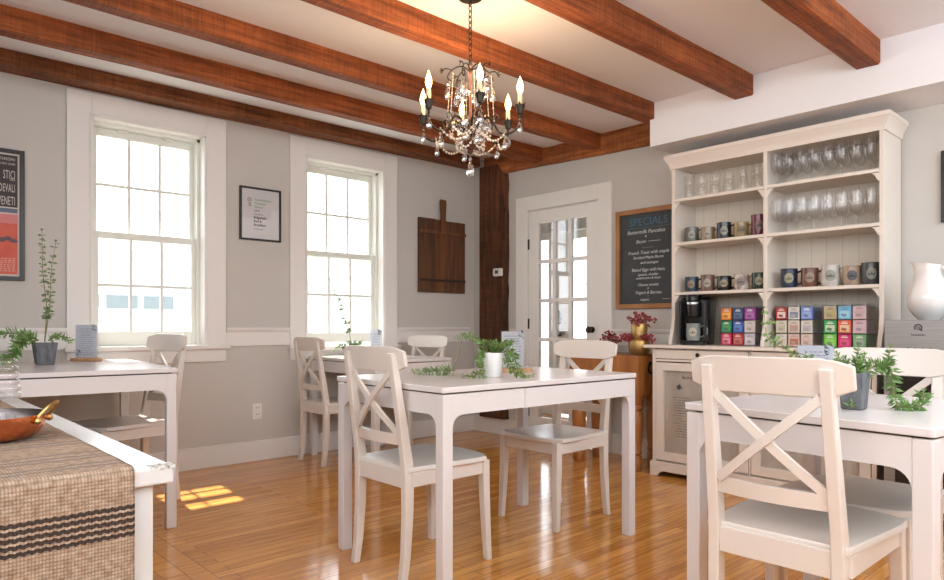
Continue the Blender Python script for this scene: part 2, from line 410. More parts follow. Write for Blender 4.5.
# door wall with the door opening
DY0, DY1, DZ = 3.315, 4.085, 2.012
bm = new()
box(bm, DX, DX + 0.14, DY1, WY + 0.02, -0.06, 2.75); box(bm, DX, DX + 0.14, NY, DY0, -0.06, 2.75); box(bm, DX, DX + 0.14, DY0, DY1, DZ, 2.75)
struct('wall_right', bm, M_['wall'])
# soffit over the cupboard
struct('trim_1', B(4.03, DX - 0.001, NY, 2.593, 2.225, CZ - 0.001), M_['ceil'])
# baseboards
bm = B((LX, DX - 0.001, WY - 0.018, WY - 0.001, 0, 0.135), (LX, DX - 0.001, WY - 0.012, WY - 0.001, 0.135, 0.15))
struct('baseboard_back', bm, M_['trim'], bevel=0.003)
bm = B((DX - 0.018, DX - 0.001, 4.225, WY - 0.02, 0, 0.15), (DX - 0.018, DX - 0.001, NY, 3.185, 0, 0.15))
struct('baseboard_right', bm, M_['trim'], bevel=0.003)
# chair rail
def rail_prof(z0, z1): return [(0, z0), (0.014, z0), (0.014, z1 - 0.035), (0.022, z1 - 0.025), (0.03, z1 - 0.012), (0.03, z1), (0, z1)]
cx = [(LX, wx(0.968) - 0.001), (wx(1.952) + 0.001, wx(2.444) - 0.001), (wx(3.439) + 0.001, DX - 0.08)]
bm = new()
for a, b in cx: prism(bm, [(WY - u - 0.001, v) for u, v in rail_prof(wz(0.858), wz(0.988))], a, b, 'yz')
struct('trim_2', bm, M_['trim'], smooth=True)
bm = new()
for a, b in ((NY, 3.18), (4.225, 4.30)): prism(bm, [(DX - u - 0.001, v) for u, v in rail_prof(0.85, 0.975)], a, b, 'xz')
struct('trim_3', bm, M_['trim'], smooth=True)

def window(n, W, casL, casR, ctop, sill_z, apron_z, raise_=0.0):
    w_ = struct('window_%d' % n)
    x0, x1, z0, z1 = W
    f = B((casL, x0, WY - 0.022, WY - 0.001, z0 - 0.0, ctop), (x1, casR, WY - 0.022, WY - 0.001, z0, ctop), (x0, x1, WY - 0.022, WY - 0.001, z1, ctop))
    obj('casing', f, M_['trim'], w_, bevel=0.002)
    bd_ = B((x0 - 0.012, x0, WY - 0.030, WY - 0.022, z0, z1), (x1, x1 + 0.012, WY - 0.030, WY - 0.022, z0, z1), (x0 - 0.012, x1 + 0.012, WY - 0.030, WY - 0.022, z1, z1 + 0.012))
    obj('bead', bd_, M_['door'], w_, bevel=0.003)
    # jamb liner
    j = B((x0 - 0.004, x0 + 0.012, WY - 0.022, WY + 0.19, z0, z1), (x1 - 0.012, x1 + 0.004, WY - 0.022, WY + 0.19, z0, z1), (x0, x1, WY - 0.022, WY + 0.19, z1 - 0.014, z1 + 0.004))
    obj('jamb', j, M_['trim'], w_)
    s = B((casL - 0.015, casR + 0.02, WY - 0.055, WY - 0.001, z0 - 0.028, z0 + 0.002), (x0, x1, WY - 0.001, WY + 0.2, z0 - 0.028, z0 + 0.002))
    obj('sill', s, M_['trim'], w_, bevel=0.004)
    obj('apron', B(casL, casR, WY - 0.02, WY - 0.001, apron_z, z0 - 0.028), M_['trim'], w_, bevel=0.002)
    a0, a1 = x0 + 0.012, x1 - 0.012
    stop = B((a0, a0 + 0.02, WY + 0.065, WY + 0.19, z0, z1 - 0.014), (a1 - 0.02, a1, WY + 0.065, WY + 0.19, z0, z1 - 0.014), (a0, a1, WY + 0.065, WY + 0.19, z1 - 0.035, z1 - 0.014))
    obj('sash_stop', stop, M_['sash'], w_)
    b0, b1 = a0 + 0.012, a1 - 0.012
    mid = z0 + (z1 - z0) * 0.492
    def sash(name, za, zb, y, bot, top, st=0.04):
        g = B((b0, b0 + st, y, y + 0.035, za, zb), (b1 - st, b1, y, y + 0.035, za, zb), (b0 + st, b1 - st, y, y + 0.035, za, za + bot), (b0 + st, b1 - st, y, y + 0.035, zb - top, zb))
        o = obj(name, g, M_['sash'], w_, bevel=0.003)
        c0, c1, d0, d1 = b0 + st, b1 - st, za + bot, zb - top
        m_ = new()
        for k in (1, 2):
            xx = c0 + (c1 - c0) * k / 3; box(m_, xx - 0.009, xx + 0.009, y + 0.006, y + 0.03, d0, d1)
        zz = (d0 + d1) / 2; box(m_, c0, c1, y + 0.008, y + 0.028, zz - 0.009, zz + 0.009)
        obj('muntin', m_, M_['sash'], o)
        obj('pane', B(c0, c1, y + 0.016, y + 0.020, d0, d1), M_['glass'], o)
        return o
    up = sash('upper_sash', mid - 0.01, z1 - 0.036, WY + 0.125, 0.035, 0.05)
    lo = sash('lower_sash', z0 + 0.002 + raise_, mid + 0.03 + raise_ * 0.3, WY + 0.085, 0.095 - raise_ * 0.6, 0.045)
    for t in (0.28, 0.72):
        xx = b0 + (b1 - b0) * t
        obj('latch', B(xx - 0.03, xx + 0.03, WY + 0.095, WY + 0.125, z1 - 0.05, z1 - 0.037), M_['trim'], w_)
    return w_
window(1, W1, wx(0.968), wx(1.952), wz(2.445), 0, wz(0.753))
window(2, W2, wx(2.444), wx(3.439), wz(2.44), 0, wz(0.745), 0.03)

# fifteen-light door and its casing
d = struct('door_1')
g = B((DX - 0.024, DX - 0.001, 3.185, DY0 - 0.002, 0, 2.14), (DX - 0.024, DX - 0.001, DY1 + 0.002, 4.222, 0, 2.14), (DX - 0.024, DX - 0.001, DY0 - 0.002, DY1 + 0.002, DZ + 0.002, 2.14))
obj('casing', g, M_['door'], d, bevel=0.002)
obj('jamb', B((DX - 0.001, DX + 0.14, DY0, DY0 + 0.004, 0, DZ), (DX - 0.001, DX + 0.14, DY1 - 0.004, DY1, 0, DZ), (DX - 0.001, DX + 0.14, DY0, DY1, DZ - 0.004, DZ)), M_['door'], d)
y0, y1 = DY0 + 0.008, DY1 - 0.008; X0, X1 = DX - 0.004, DX + 0.036
ga, gb, za, zb = 3.445, 3.968, 0.205, 1.897
leaf_o = obj('door_panel', B((X0, X1, y0, ga, 0.008, DZ - 0.008), (X0, X1, gb, y1, 0.008, DZ - 0.008), (X0, X1, ga, gb, 0.008, za), (X0, X1, ga, gb, zb, DZ - 0.008)), M_['door'], d, bevel=0.002)
m_ = new()
for k in (1, 2):
    yy = ga + (gb - ga) * k / 3; box(m_, X0 + 0.003, X1 - 0.003, yy - 0.017, yy + 0.017, za, zb)
for k in range(1, 5):
    zz = za + (zb - za) * k / 5; box(m_, X0 + 0.004, X1 - 0.004, ga, gb, zz - 0.017, zz + 0.017)
obj('muntin', m_, M_['door'], leaf_o, bevel=0.004)
obj('pane', B(X0 + 0.018, X0 + 0.022, ga, gb, za, zb), M_['glass'], leaf_o)
for zz in (0.25, 1.02, 1.72): obj('hinge', B(DX - 0.012, DX - 0.004, DY1 - 0.012, DY1 + 0.004, zz - 0.045, zz + 0.045), M_['iron'], leaf_o)
bm = new(); lathe(bm, [(0.0, 0), (0.026, 0), (0.026, 0.006), (0.01, 0.01), (0.01, 0.03), (0.025, 0.04), (0.028, 0.052), (0.02, 0.064), (0, 0.066)], 16)
k_ = obj('knob', bm, M_['iron'], leaf_o, smooth=True); k_.rotation_euler = (0, R(-90), 0); k_.location = (X0, 3.385, 0.97)

# entry porch behind the door
pX = 5.85
bm = new()
box(bm, DX + 0.14, pX + 0.12, 5.36, 5.46, 0, 2.5); box(bm, DX + 0.14, pX + 0.12, 2.6, 2.7, 0, 2.5); box(bm, DX + 0.14, pX + 0.12, 2.6, 5.46, 2.42, 2.5)
PM = mat('porch paint', (0.52, 0.52, 0.50), 0.8)
box(bm, DX + 0.02, DX + 0.14, WY + 0.02, 5.46, 0, 2.5)
box(bm, pX, pX + 0.1, 5.30, 5.36, 0, 2.42); box(bm, pX, pX + 0.1, 2.7, 3.9, 0, 2.42); box(bm, pX, pX + 0.1, 3.9, 5.30, 2.06, 2.42)
struct('wall_porch', bm, PM)
struct('floor_porch', B(DX + 1.9, pX + 0.12, 2.6, 5.46, -0.06, 0) if pX > DX + 1.9 else B(DX + 0.14, pX + 0.12, WY + 0.021, 5.46, -0.06, 0), M_['floor'])
d2 = struct('door_2')
obj('door_panel', B((pX, pX + 0.05, 3.92, 4.05, 0.02, 2.05), (pX, pX + 0.05, 4.79, 4.975, 0.02, 2.05), (pX, pX + 0.05, 4.05, 4.79, 0.02, 0.2), (pX, pX + 0.05, 4.05, 4.79, 1.96, 2.05)), M_['door'], d2, bevel=0.002)
obj('pane', B(pX + 0.02, pX + 0.025, 4.05, 4.79, 0.2, 1.96), M_['glass'], d2)
obj('side_light_frame', B((pX - 0.01, pX + 0.09, 4.98, 5.08, 0, 2.06), (pX, pX + 0.05, 5.08, 5.30, 0, 0.15), (pX, pX + 0.05, 5.08, 5.30, 1.98, 2.06), (pX, pX + 0.05, 5.27, 5.30, 0.15, 1.98)), M_['door'], d2)
kp = obj('keypad', B(pX - 0.03, pX, 4.90, 4.965, 1.02, 1.17), M_['black'], d2, bevel=0.006)
bm = new()
for r_ in range(4):
    for c_ in range(2): box(bm, pX - 0.034, pX - 0.03, 4.912 + c_ * 0.025, 4.927 + c_ * 0.025, 1.04 + r_ * 0.032, 1.058 + r_ * 0.032)
obj('key_button', bm, M_['chrome'], kp)
bm = new(); tube(bm, [(pX, 4.93, 0.92), (pX - 0.05, 4.93, 0.92), (pX - 0.055, 4.80, 0.92)], 0.012, 8); box(bm, pX - 0.012, pX, 4.895, 4.965, 0.885, 0.955)
obj('lever', bm, M_['black'], d2, smooth=True)
bm = new(); lathe(bm, [(0.026, 0), (0.026, 0.012), (0.012, 0.02), (0.012, 0.024)], 14)
o = obj('deadbolt', bm, M_['black'], d2, smooth=True); o.rotation_euler = (0, R(-90), 0); o.location = (pX, 4.94, 0.68)
# red-twigged shrub outside the porch glass
bm = new(); r3 = random.Random(9)
for k in range(16):
    p0 = Vector((7.6 + r3.uniform(-.3, .3), 5.55 + r3.uniform(-.2, .2), -0.1)); p1 = p0 + Vector((r3.uniform(-.25, .25), r3.uniform(-.3, .3), r3.uniform(1.1, 1.7)))
    tube(bm, curve([p0, p0.lerp(p1, .5) + Vector((r3.uniform(-.1, .1), r3.uniform(-.1, .1), 0)), p1], 4), 0.006, 4, mi=1)
    for q in range(9): leaf(bm, p1 + Vector((r3.uniform(-.12, .12), r3.uniform(-.12, .12), r3.uniform(-.45, .08))), (r3.uniform(-1, 1), r3.uniform(-1, 1), r3.uniform(-1, 1)), 0.06, 0.035)
tag(obj('red_shrub', bm, [mat('red leaf', (0.55, 0.08, 0.08), 0.6), mat('red twig', (0.35, 0.22, 0.2), 0.8)]), 'red leafed shrub outside, seen through the glazed door', 'shrub')

# beams -----------------------------------------------------------------
def beam(name, x0, x1, y0, y1, z0, z1, m, seed, axis='x', amp=0.006, slope=0.0):
    rr = random.Random(seed); bm = new(); n = 26; rs = []
    L_ = (x0, x1) if axis == 'x' else (y0, y1)
    ph = [rr.random() * 6 for _ in range(8)]
    for i in range(n + 1):
        t = i / n; u = L_[0] + (L_[1] - L_[0]) * t
        wob = [amp * (math.sin(ph[k] + t * 9 + k) * 0.6 + rr.uniform(-.4, .4)) for k in range(4)]
        a, b = (y0, y1) if axis == 'x' else (x0, x1)
        zz0 = z0 + slope * (t - 1)
        ch = 0.008
        pr = [(a + wob[0], z1), (a + wob[0], zz0 + ch), (a + wob[0] + ch, zz0 + wob[1]), (b - ch + wob[2] * 0.5, zz0 + wob[1] * 0.6), (b + wob[2] * 0.5, zz0 + ch + wob[3]), (b, z1)]
        rs.append([(u, p, q) if axis == 'x' else (p, u, q) for p, q in pr])
    rings(bm, rs)
    return struct(name, bm, m)
tag(beam('ceiling_beam', LX, 4.34, 4.625, WY - 0.002, 2.487, 2.60, M_['beamd'], 1), 'dark rough beam along the top of the window wall', 'beam')
ys = [(3.875, 3.975), (3.262, 3.362), (2.565, 2.665)]
lb = ['rough reddish beam next to the window wall, passing behind the chandelier crystals', 'rough reddish beam passing behind the chandelier candle flames', 'rough reddish beam passing behind the upper chain of the chandelier']
for i, (a, b) in enumerate(ys):
    tag(beam('ceiling_beam', LX, 4.372 if i < 2 else 4.09, a, b, 2.405, 2.60, M_['beamx'], 11 + i), lb[i], 'beam', 'parallel ceiling beams')
tag(beam('ceiling_beam', LX, 4.032, 1.875, 1.995, 2.395, 2.60, M_['beamx'], 21), 'reddish beam ending in the soffit above the left half of the hutch', 'beam', 'parallel ceiling beams')
tag(beam('ceiling_beam', LX, 4.032, 1.185, 1.31, 2.395, 2.60, M_['beamx'], 22), 'reddish beam ending in the soffit above the right half of the hutch', 'beam', 'parallel ceiling beams')
bm_ = beam('ceiling_beam', 4.372, DX - 0.002, 2.6, WY - 0.2, 2.40, 2.60, M_['beamy'], 31, 'y', 0.004, 0.055)
tag(bm_, 'short cross beam along the top of the wall above the glazed door', 'beam')
# corner post
rr = random.Random(5); bm = new(); rs = []
for i in range(25):
    t = i / 24; z = 0.15 + (2.487 - 0.15) * t; w_ = [rr.uniform(-.006, .006) for _ in range(3)]
    rs.append([(DX - 0.001, 4.33 + w_[0], z), (4.378 + w_[1], 4.335 + w_[0], z), (4.365 + w_[1], 4.45, z), (4.37 + w_[2], 4.66 + w_[2], z), (DX - 0.001, 4.665 + w_[2], z)])
rings(bm, rs)
tag(struct('timber_post', bm, M_['post']), 'dark rough timber post standing in the corner beside the door', 'post')

# ================================================================ outdoors
struct('ground', B(-30, 60, WY + 0.5, 70, -0.7, -0.6), mat('lawn', (0.42, 0.43, 0.40), 0.95, noise=(0.6, (0.36, 0.38, 0.32), 0.2, (1, 1, 1))))
struct('ground', B(pX + 0.1, 60, -10, WY + 0.5, -0.7, -0.1), mat('paving', (0.55, 0.54, 0.52), 0.9))
hs = thing('garage', 'white clapboard garage with windowed doors seen through the left window', 'garage', (0, 0, 0))
sid = stripes_mat('clapboard', (0.48, 0.49, 0.50), (0.42, 0.43, 0.45), 0.7, 2, 0.14, 0.008)
obj('wall', B(0.5, 5.75, 16, 22, -0.6, 2.55), sid, hs)
bm = new(); prism(bm, [(15.6, 2.45), (19, 4.1), (22.4, 2.45), (22.4, 2.6), (19, 4.25), (15.6, 2.6)], 0.1, 5.95, 'yz'); obj('roof', bm, mat('light shingles', (0.34, 0.35, 0.37), 0.9), hs)
gm = mat('garage pane', (0.12, 0.15, 0.16), 0.3)
for k in range(1):
    xx = 3.15
    dr = obj('garage_door', B(xx, xx + 2.4, 15.95, 15.995, -0.6, 1.9), mat('door white', (0.55, 0.56, 0.57), 0.6), hs)
    for q in range(3): obj('pane', B(xx + 0.12 + q * 0.76, xx + 0.75 + q * 0.76, 15.93, 15.95, 1.38, 1.68), gm, dr)
    obj('downspout', B(xx - 0.34, xx - 0.12, 15.9, 15.99, -0.6, 2.4), mat('downspout grey', (0.19, 0.2, 0.23), 0.6), hs)
h2 = thing('house', 'pale gabled house seen faintly through the window beside the wooden board', 'house')
obj('wall', B(17.5, 25, 26, 34, -0.6, 3.4), sid, h2)
bm = new(); prism(bm, [(17.1, 3.3), (21.25, 6.4), (25.4, 3.3)], 25.6, 34.4, 'xz'); obj('roof', bm, mat('pale roof', (0.45, 0.47, 0.49), 0.9), h2)
def tree(name, x, y, h, label, seed, lean=0.0):
    rr = random.Random(seed); bm = new()
    def grow(p, d, L, r, dep):
        q = p + d * L; mid = p + d * L * 0.5 + Vector((rr.uniform(-.1, .1), rr.uniform(-.1, .1), 0)) * L
        tube(bm, [p, mid, q], [r, r * .85, r * .7], 5)
        if dep == 0: return
        for _ in range(3 if dep > 2 else 2):
            nd = (d + Vector((rr.uniform(-1, 1), rr.uniform(-1, 1), rr.uniform(-.1, .7))) * 0.65).normalized()
            grow(q, nd, L * rr.uniform(.62, .8), r * .6, dep - 1)
    grow(Vector((x, y, -0.6)), Vector((lean, 0, 1)).normalized(), h, 0.075, 6)
    return tag(obj(name, bm, mat('bark', (0.25, 0.24, 0.23), 0.9), None), label, 'tree')
tree('bare_tree', 3.6, 23.5, 4.2, 'bare leafless tree outside the left window', 3, 0.08)
sh = new(); rr = random.Random(8)
for i in range(900):
    p = Vector((rr.uniform(4.2, 5.4), rr.uniform(7.2, 7.9), rr.uniform(-0.6, 0.62)))
    leaf(sh, p, (rr.uniform(-1, 1), rr.uniform(-1, 1), rr.uniform(-.3, 1)), 0.09, 0.05)
tag(obj('garden_shrub', sh, M_['leaf2']), 'low green shrub outside below the window beside the wooden board', 'shrub')
# unseen overhang added so the sun enters only through the lower sashes
struct('sun_block_eave', B(LX, DX, WY + T, WY + T + 0.38, 2.62, 2.72), M_['trim'])
# ================================================================ furniture
def make_table(name, label, L_, W_, H, loc, rz, seam=None, leg=0.047):
    """origin at the centre on the floor; L_ along x, W_ along y"""
    t = thing(name, label, 'table', loc, rz)
    hx, hy = L_ / 2, W_ / 2; th = 0.022; zt = H - th
    bm = new(); r = 0.012
    pl = []
    for sx, sy, a0 in ((1, 1, 0), (-1, 1, 90), (-1, -1, 180), (1, -1, 270)):
        for k in range(4):
            a = R(a0 + 30 * k); pl.append((sx * (hx - r) + r * math.cos(a), sy * (hy - r) + r * math.sin(a)))
    prism(bm, pl, zt, H, 'xy'); obj('table_top', bm, M_['tabletop'], t, bevel=0.003)
    g = 0.006; za = zt - g; e = 0.006; ox, oy = hx - e, hy - e
    for sx in (-1, 1):
        for sy in (-1, 1):
            x0, x1 = sorted((sx * ox, sx * (ox - leg))); y0, y1 = sorted((sy * oy, sy * (oy - leg)))
            obj('leg', B(x0, x1, y0, y1, 0, za), M_['tabletop'], t, bevel=0.004)
    obj('gap_shade', B(-ox + 0.02, ox - 0.02, -oy + 0.02, oy - 0.02, za, zt), M_['ink'], t)  # black filler paints the shade of the gap under the top
    def apron(h, th_=0.02, rad=0.05, d=0.078):
        zb = za - d; pts = [(-h, za), (h, za), (h, zb - rad)]
        for k in range(7):
            a = R(90 * k / 6); pts.append((h - rad * math.sin(a) * 1.0, zb - rad + rad * (1 - math.cos(a)) * 1.0) if False else (h - rad + rad * math.cos(a), zb - rad + rad * math.sin(a)))
        for k in range(7):
            a = R(90 - 90 * k / 6); pts.append((-h + rad - rad * math.cos(a), zb - rad + rad * math.sin(a)))
        pts.append((-h, zb - rad)); return pts
    for s in (-1, 1):
        a, b = sorted((s * (oy - 0.003), s * (oy - 0.024)))
        bm = new(); prism(bm, apron(ox - leg), a, b, 'xz'); obj('apron', bm, M_['tabletop'], t)
        a, b = sorted((s * (ox - 0.003), s * (ox - 0.024)))
        bm = new(); prism(bm, apron(oy - leg), a, b, 'yz'); obj('apron', bm, M_['tabletop'], t)
    if seam is not None:
        obj('apron_panel', B(seam, ox - leg, -oy - 0.004, -oy + 0.003, za - 0.078, za), M_['tabletop'], t)
    return t

def make_chair(label, m, loc, rz):
    """origin on the floor under the seat centre; the sitter faces +x"""
    t = thing('dining_chair', label, 'chair', loc, rz, 'white cross-back dining chairs')
    hw = 0.195
    # seat: slightly dished, wider in front with a curved front edge
    bm = new(); rs = []
    top, bot = [], []
    out = [(-0.205, -0.187), (-0.205, 0.187), (0.13, 0.213), (0.19, 0.208), (0.222, 0.16), (0.238, 0.08), (0.243, 0), (0.238, -0.08), (0.222, -0.16), (0.19, -0.208), (0.13, -0.213)]
    def ring(k, z): return [(x * k if x > 0 else x * (k if k > .95 else k), y * k, z) for x, y in out]
    rs = [ring(0.975, 0.427), ring(1.0, 0.431), ring(1.0, 0.444), ring(0.985, 0.449), ring(0.9, 0.4495), ring(0.6, 0.444), ring(0.25, 0.441)]
    rings(bm, rs); obj('seat', bm, m, t, smooth=True)
    # front legs: tapering and turning out a little
    for s in (-1, 1):
        bm = new(); rr_ = []
        for z, x, y, a in ((0, 0.215, 0.188, 0.0135), (0.12, 0.209, 0.184, 0.0155), (0.3, 0.202, 0.180, 0.018), (0.43, 0.200, 0.178, 0.019)):
            rr_.append([(x + i * a, s * y + j * a, z) for i, j in ((-1, -1), (1, -1), (1, 1), (-1, 1))])
        rings(bm, rr_); obj('leg', bm, m, t, bevel=0.004)
    # rear legs run up into the back posts
    for s in (-1, 1):
        bm = new(); rr_ = []
        for z, x, w_, y in ((0, -0.222, 0.028, 0.166), (0.1, -0.208, 0.032, 0.166), (0.25, -0.198, 0.039, 0.165), (0.40, -0.196, 0.044, 0.164), (0.47, -0.200, 0.043, 0.163), (0.62, -0.222, 0.037, 0.160), (0.78, -0.248, 0.031, 0.157), (0.895, -0.267, 0.026, 0.155)):
            rr_.append([(x + i * w_ / 2, s * y + j * 0.016, z) for i, j in ((-1, -1), (1, -1), (1, 1), (-1, 1))])
        rings(bm, rr_); obj('leg', bm, m, t, bevel=0.004, label='rear leg running up into the back post')
    bm = new()
    box(bm, -0.19, 0.185, -0.19, -0.172, 0.372, 0.428); box(bm, -0.19, 0.185, 0.172, 0.19, 0.372, 0.428)
    box(bm, 0.19, 0.208, -0.162, 0.162, 0.372, 0.428); box(bm, -0.212, -0.194, -0.148, 0.148, 0.366, 0.437)
    obj('seat_frame', bm, m, t, bevel=0.002)
    # top rail: curved plate in front of the posts
    def curved(z0, z1, x0, x1, hy, th, bow, rad=0.0, n=12):
        bm = new(); rs = []
        for i in range(n + 1):
            y = -hy + 2 * hy * i / n; k = 1 - (y / hy) ** 2; cut = rad if i in (0, n) else (rad * 0.35 if i in (1, n - 1) else 0)
            za, zb = z0 + cut, z1 - cut * 0.8
            def X(z): return x0 + (x1 - x0) * (z - z0) / (z1 - z0) - bow * k
            rs.append([(X(za) - th / 2, y, za), (X(za) + th / 2, y, za), (X(zb) + th / 2, y, zb), (X(zb) - th / 2, y, zb)])
        rings(bm, rs); return bm
    obj('top_rail', curved(0.822, 0.920, -0.232, -0.250, 0.213, 0.017, 0.022, 0.022), m, t, smooth=True, bevel=0.003, ang=50)
    obj('lower_rail', curved(0.535, 0.578, -0.208, -0.214, 0.148, 0.018, 0.022), m, t, smooth=True, ang=50)
    for s in (-1, 1):
        bm = new(); rs = []
        for i in range(9):
            f = i / 8; y = s * (-0.143 + 0.286 * f); z = 0.575 + (0.822 - 0.575) * f; x = -0.218 - 0.034 * f - 0.022 * (1 - (y / 0.16) ** 2) + s * 0.004
            n_ = Vector((0, -s * 0.247, 0.286)).normalized() * 0.0120
            rs.append([(x - 0.006, y - n_.y, z - n_.z), (x + 0.006, y - n_.y, z - n_.z), (x + 0.006, y + n_.y, z + n_.z), (x - 0.006, y + n_.y, z + n_.z)])
        rings(bm, rs); obj('cross_slat', bm, m, t)
    return t

make_table('dining_table', 'white extendable dining table in the middle of the room, below the chandelier', 1.19, 0.77, 0.775, (2.195, 2.259, 0), R(-1.5), seam=-0.165)
make_table('dining_table', 'long white dining table below the left window, behind the bench with the runner', 0.86, 1.20, 0.792, (0.825, 4.10, 0), R(-5), )
make_table('dining_table', 'small white dining table under the window beside the wooden board', 0.70, 0.90, 0.765, (2.97, 4.285, 0), 0)
make_table('dining_table', 'white dining table in front of the mug hutch with a grey potted succulent', 0.78, 0.70, 0.757, (2.306, 0.746, 0), R(-6))
chA = make_chair('white cross-back chair tucked in at the left end of the middle table', M_['white'], (1.80, 2.285, 0), 0)
def chair(label, loc, rz, warm=False):
    c = dup(chA, loc, rz, label)
    return c
chair('white cross-back chair at the right end of the middle table, nearest the butcher block', (2.74, 2.335, 0), R(180))
chair('white cross-back chair at the small window table with its back to the left window', (2.70, 4.43, 0), 0)
chair('white cross-back chair behind the small window table, nearest the wooden board', (3.32, 4.38, 0), R(191))
chair('large white cross-back chair closest to the camera, its back turned to it', (2.02, 0.79, 0), 0)
chair('white cross-back chair on the hutch side of the right table, half hidden by it', (2.518, 0.795, 0), R(180))
chair('white cross-back chair at the left window table', (1.145, 4.155, 0), R(190)).scale = (1, 1, 1.035)

# ---------------------------------------------------------------- hutch
ht = thing('hutch', 'tall cream hutch with open shelves of mugs and glasses over fabric-lined glass doors', 'hutch', (4.2, 1.86, 0))
def HB(name, m, *boxes, parent=ht, **k):
    o = obj(name, B(*[(b[0] - 4.2, b[1] - 4.2, b[2] - 1.86, b[3] - 1.86, b[4], b[5]) for b in boxes]), m, parent, **k); return o
HY0, HY1 = 1.19, 2.545; HXF, HXB = 3.985, 4.405
HB('carcass', M_['hutch'], (HXF + 0.02, HXB, HY0, HY0 + 0.02, 0.09, 0.85), (HXF + 0.02, HXB, HY1 - 0.02, HY1, 0.09, 0.85), (HXB - 0.015, HXB, HY0 + 0.02, HY1 - 0.02, 0.09, 0.85), (HXF + 0.02, HXB - 0.015, HY0 + 0.02, HY1 - 0.02, 0.09, 0.115), (HXF + 0.02, HXB - 0.015, 1.865, 1.885, 0.115, 0.85), (HXF + 0.02, HXB - 0.015, HY0 + 0.02, HY1 - 0.02, 0.765, 0.78))
HB('face_frame', M_['hutch'], (HXF, HXF + 0.02, HY1 - 0.025, HY1, 0.09, 0.85), (HXF, HXF + 0.02, HY0, HY0 + 0.025, 0.09, 0.85), (HXF, HXF + 0.02, HY0 + 0.025, HY1 - 0.025, 0.765, 0.78), (HXF, HXF + 0.02, 1.870, 1.880, 0.09, 0.85), bevel=0.002)
# plinth with bracket feet
bm = new(); a, b = HY0 - 0.012, HY1 + 0.012
pts = [(a, 0), (a + 0.055, 0), (a + 0.07, 0.022), (a + 0.095, 0.036), (b - 0.095, 0.036), (b - 0.07, 0.022), (b - 0.055, 0), (b, 0), (b, 0.085), (b - 0.006, 0.098), (a + 0.006, 0.098), (a, 0.085)]
prism(bm, [(u - 1.86, v) for u, v in pts], HXF - 0.014 - 4.2, HXF + 0.006 - 4.2, 'yz')
for yy in (a, b - 0.02): box(bm, HXF + 0.006 - 4.2, HXB - 4.2, yy - 1.86, yy + 0.02 - 1.86, 0, 0.098)
obj('plinth', bm, M_['hutch'], ht, bevel=0.002)
HB('counter', M_['hutch'], (HXF - 0.035, HXB + 0.01, HY0 - 0.03, HY1 + 0.05, 0.852, 0.874), bevel=0.005)
fab = mat('sack cloth', (0.62, 0.57, 0.50), 0.95, noise=(4, (0.50, 0.445, 0.38), 0.25, (1, 2, 0.6)), bump=(20, 0.5, (1, 3, 0.5)))
ink_s = mat('sack print', (0.10, 0.09, 0.085), 0.9)
for di, (a, b) in enumerate(((1.885, HY1 - 0.028), (HY0 + 0.028, 1.865))):
    dr = HB('door', M_['hutch'], (HXF - 0.004, HXF + 0.018, a, a + 0.055, 0.108, 0.758), (HXF - 0.004, HXF + 0.018, b - 0.055, b, 0.108, 0.758), (HXF - 0.004, HXF + 0.018, a + 0.055, b - 0.055, 0.108, 0.165), (HXF - 0.004, HXF + 0.018, a + 0.055, b - 0.055, 0.705, 0.758), bevel=0.003)
    HB('pane', M_['glass'], (HXF + 0.006, HXF + 0.009, a + 0.055, b - 0.055, 0.165, 0.705), parent=dr)
    bm = new(); rows = []
    for i in range(15):
        z = 0.15 + 0.58 * i / 14
        rows.append([(HXF + 0.022 + 0.005 * math.sin(j * .55 + i * 0.10 + di) + 0.003 * math.sin(j * .3 + i * .4) - 4.2, a + 0.04 + (b - a - 0.08) * j / 40 - 1.86, z) for j in range(41)])
    sheet(bm, rows); cl = obj('curtain', bm, fab, dr, smooth=True, label='gathered grain-sack fabric behind the glass', ang=80)
    # faded print on the sack
    r2 = random.Random(40 + di); bm = new(); cy = b - 0.185 - 1.86; X_ = HXF + 0.0098 - 4.2
    for k in range(15):
        an = 2 * PI * k / 15; lg = r2.uniform(.018, .032)
        u, v = math.cos(an), math.sin(an)
        prism(bm, [(cy + 0.02 + u * 0.003 - v * .003, 0.60 + v * 0.003 + u * .003), (cy + 0.02 + u * lg, 0.60 + v * lg), (cy + 0.02 + u * 0.003 + v * .003, 0.60 + v * 0.003 - u * .003)], X_, X_ + 0.0006, 'yz')
    for k in range(16):
        z = 0.53 - k * 0.017; y0_ = cy - r2.uniform(.04, .08); y1_ = cy + r2.uniform(.03, .07)
        y_ = y0_
        while y_ < y1_:
            l_ = r2.uniform(.004, .012); box(bm, X_, X_ + 0.0006, y_, y_ + l_, z, z + r2.uniform(.002, .005)); y_ += l_ + 0.004
    obj('print', bm, ink_s, dr)
    text('sack_lettering', 'farine', 0.035, (X_, cy - 0.0, 0.655), ROT_X, ink_s, dr)
    dw = HB('drawer', M_['hutch'], (HXF - 0.006, HXF + 0.012, a, b, 0.784, 0.845), bevel=0.003)
    bm = new(); lathe(bm, [(0.005, 0), (0.005, 0.012), (0.012, 0.018), (0.014, 0.024), (0.009, 0.03), (0, 0.031)], 14)
    kn = obj('knob', bm, M_['iron'], dw, smooth=True); kn.rotation_euler = (0, R(-90), 0); kn.location = (HXF - 0.006 - 4.2, (a + b) / 2 - 1.86, 0.815)
UX, UB = 4.12, 4.415; UY0, UY1, UM = 1.195, 2.482, 1.842; st = 0.024
SZ = [1.205, 1.54, 1.835]
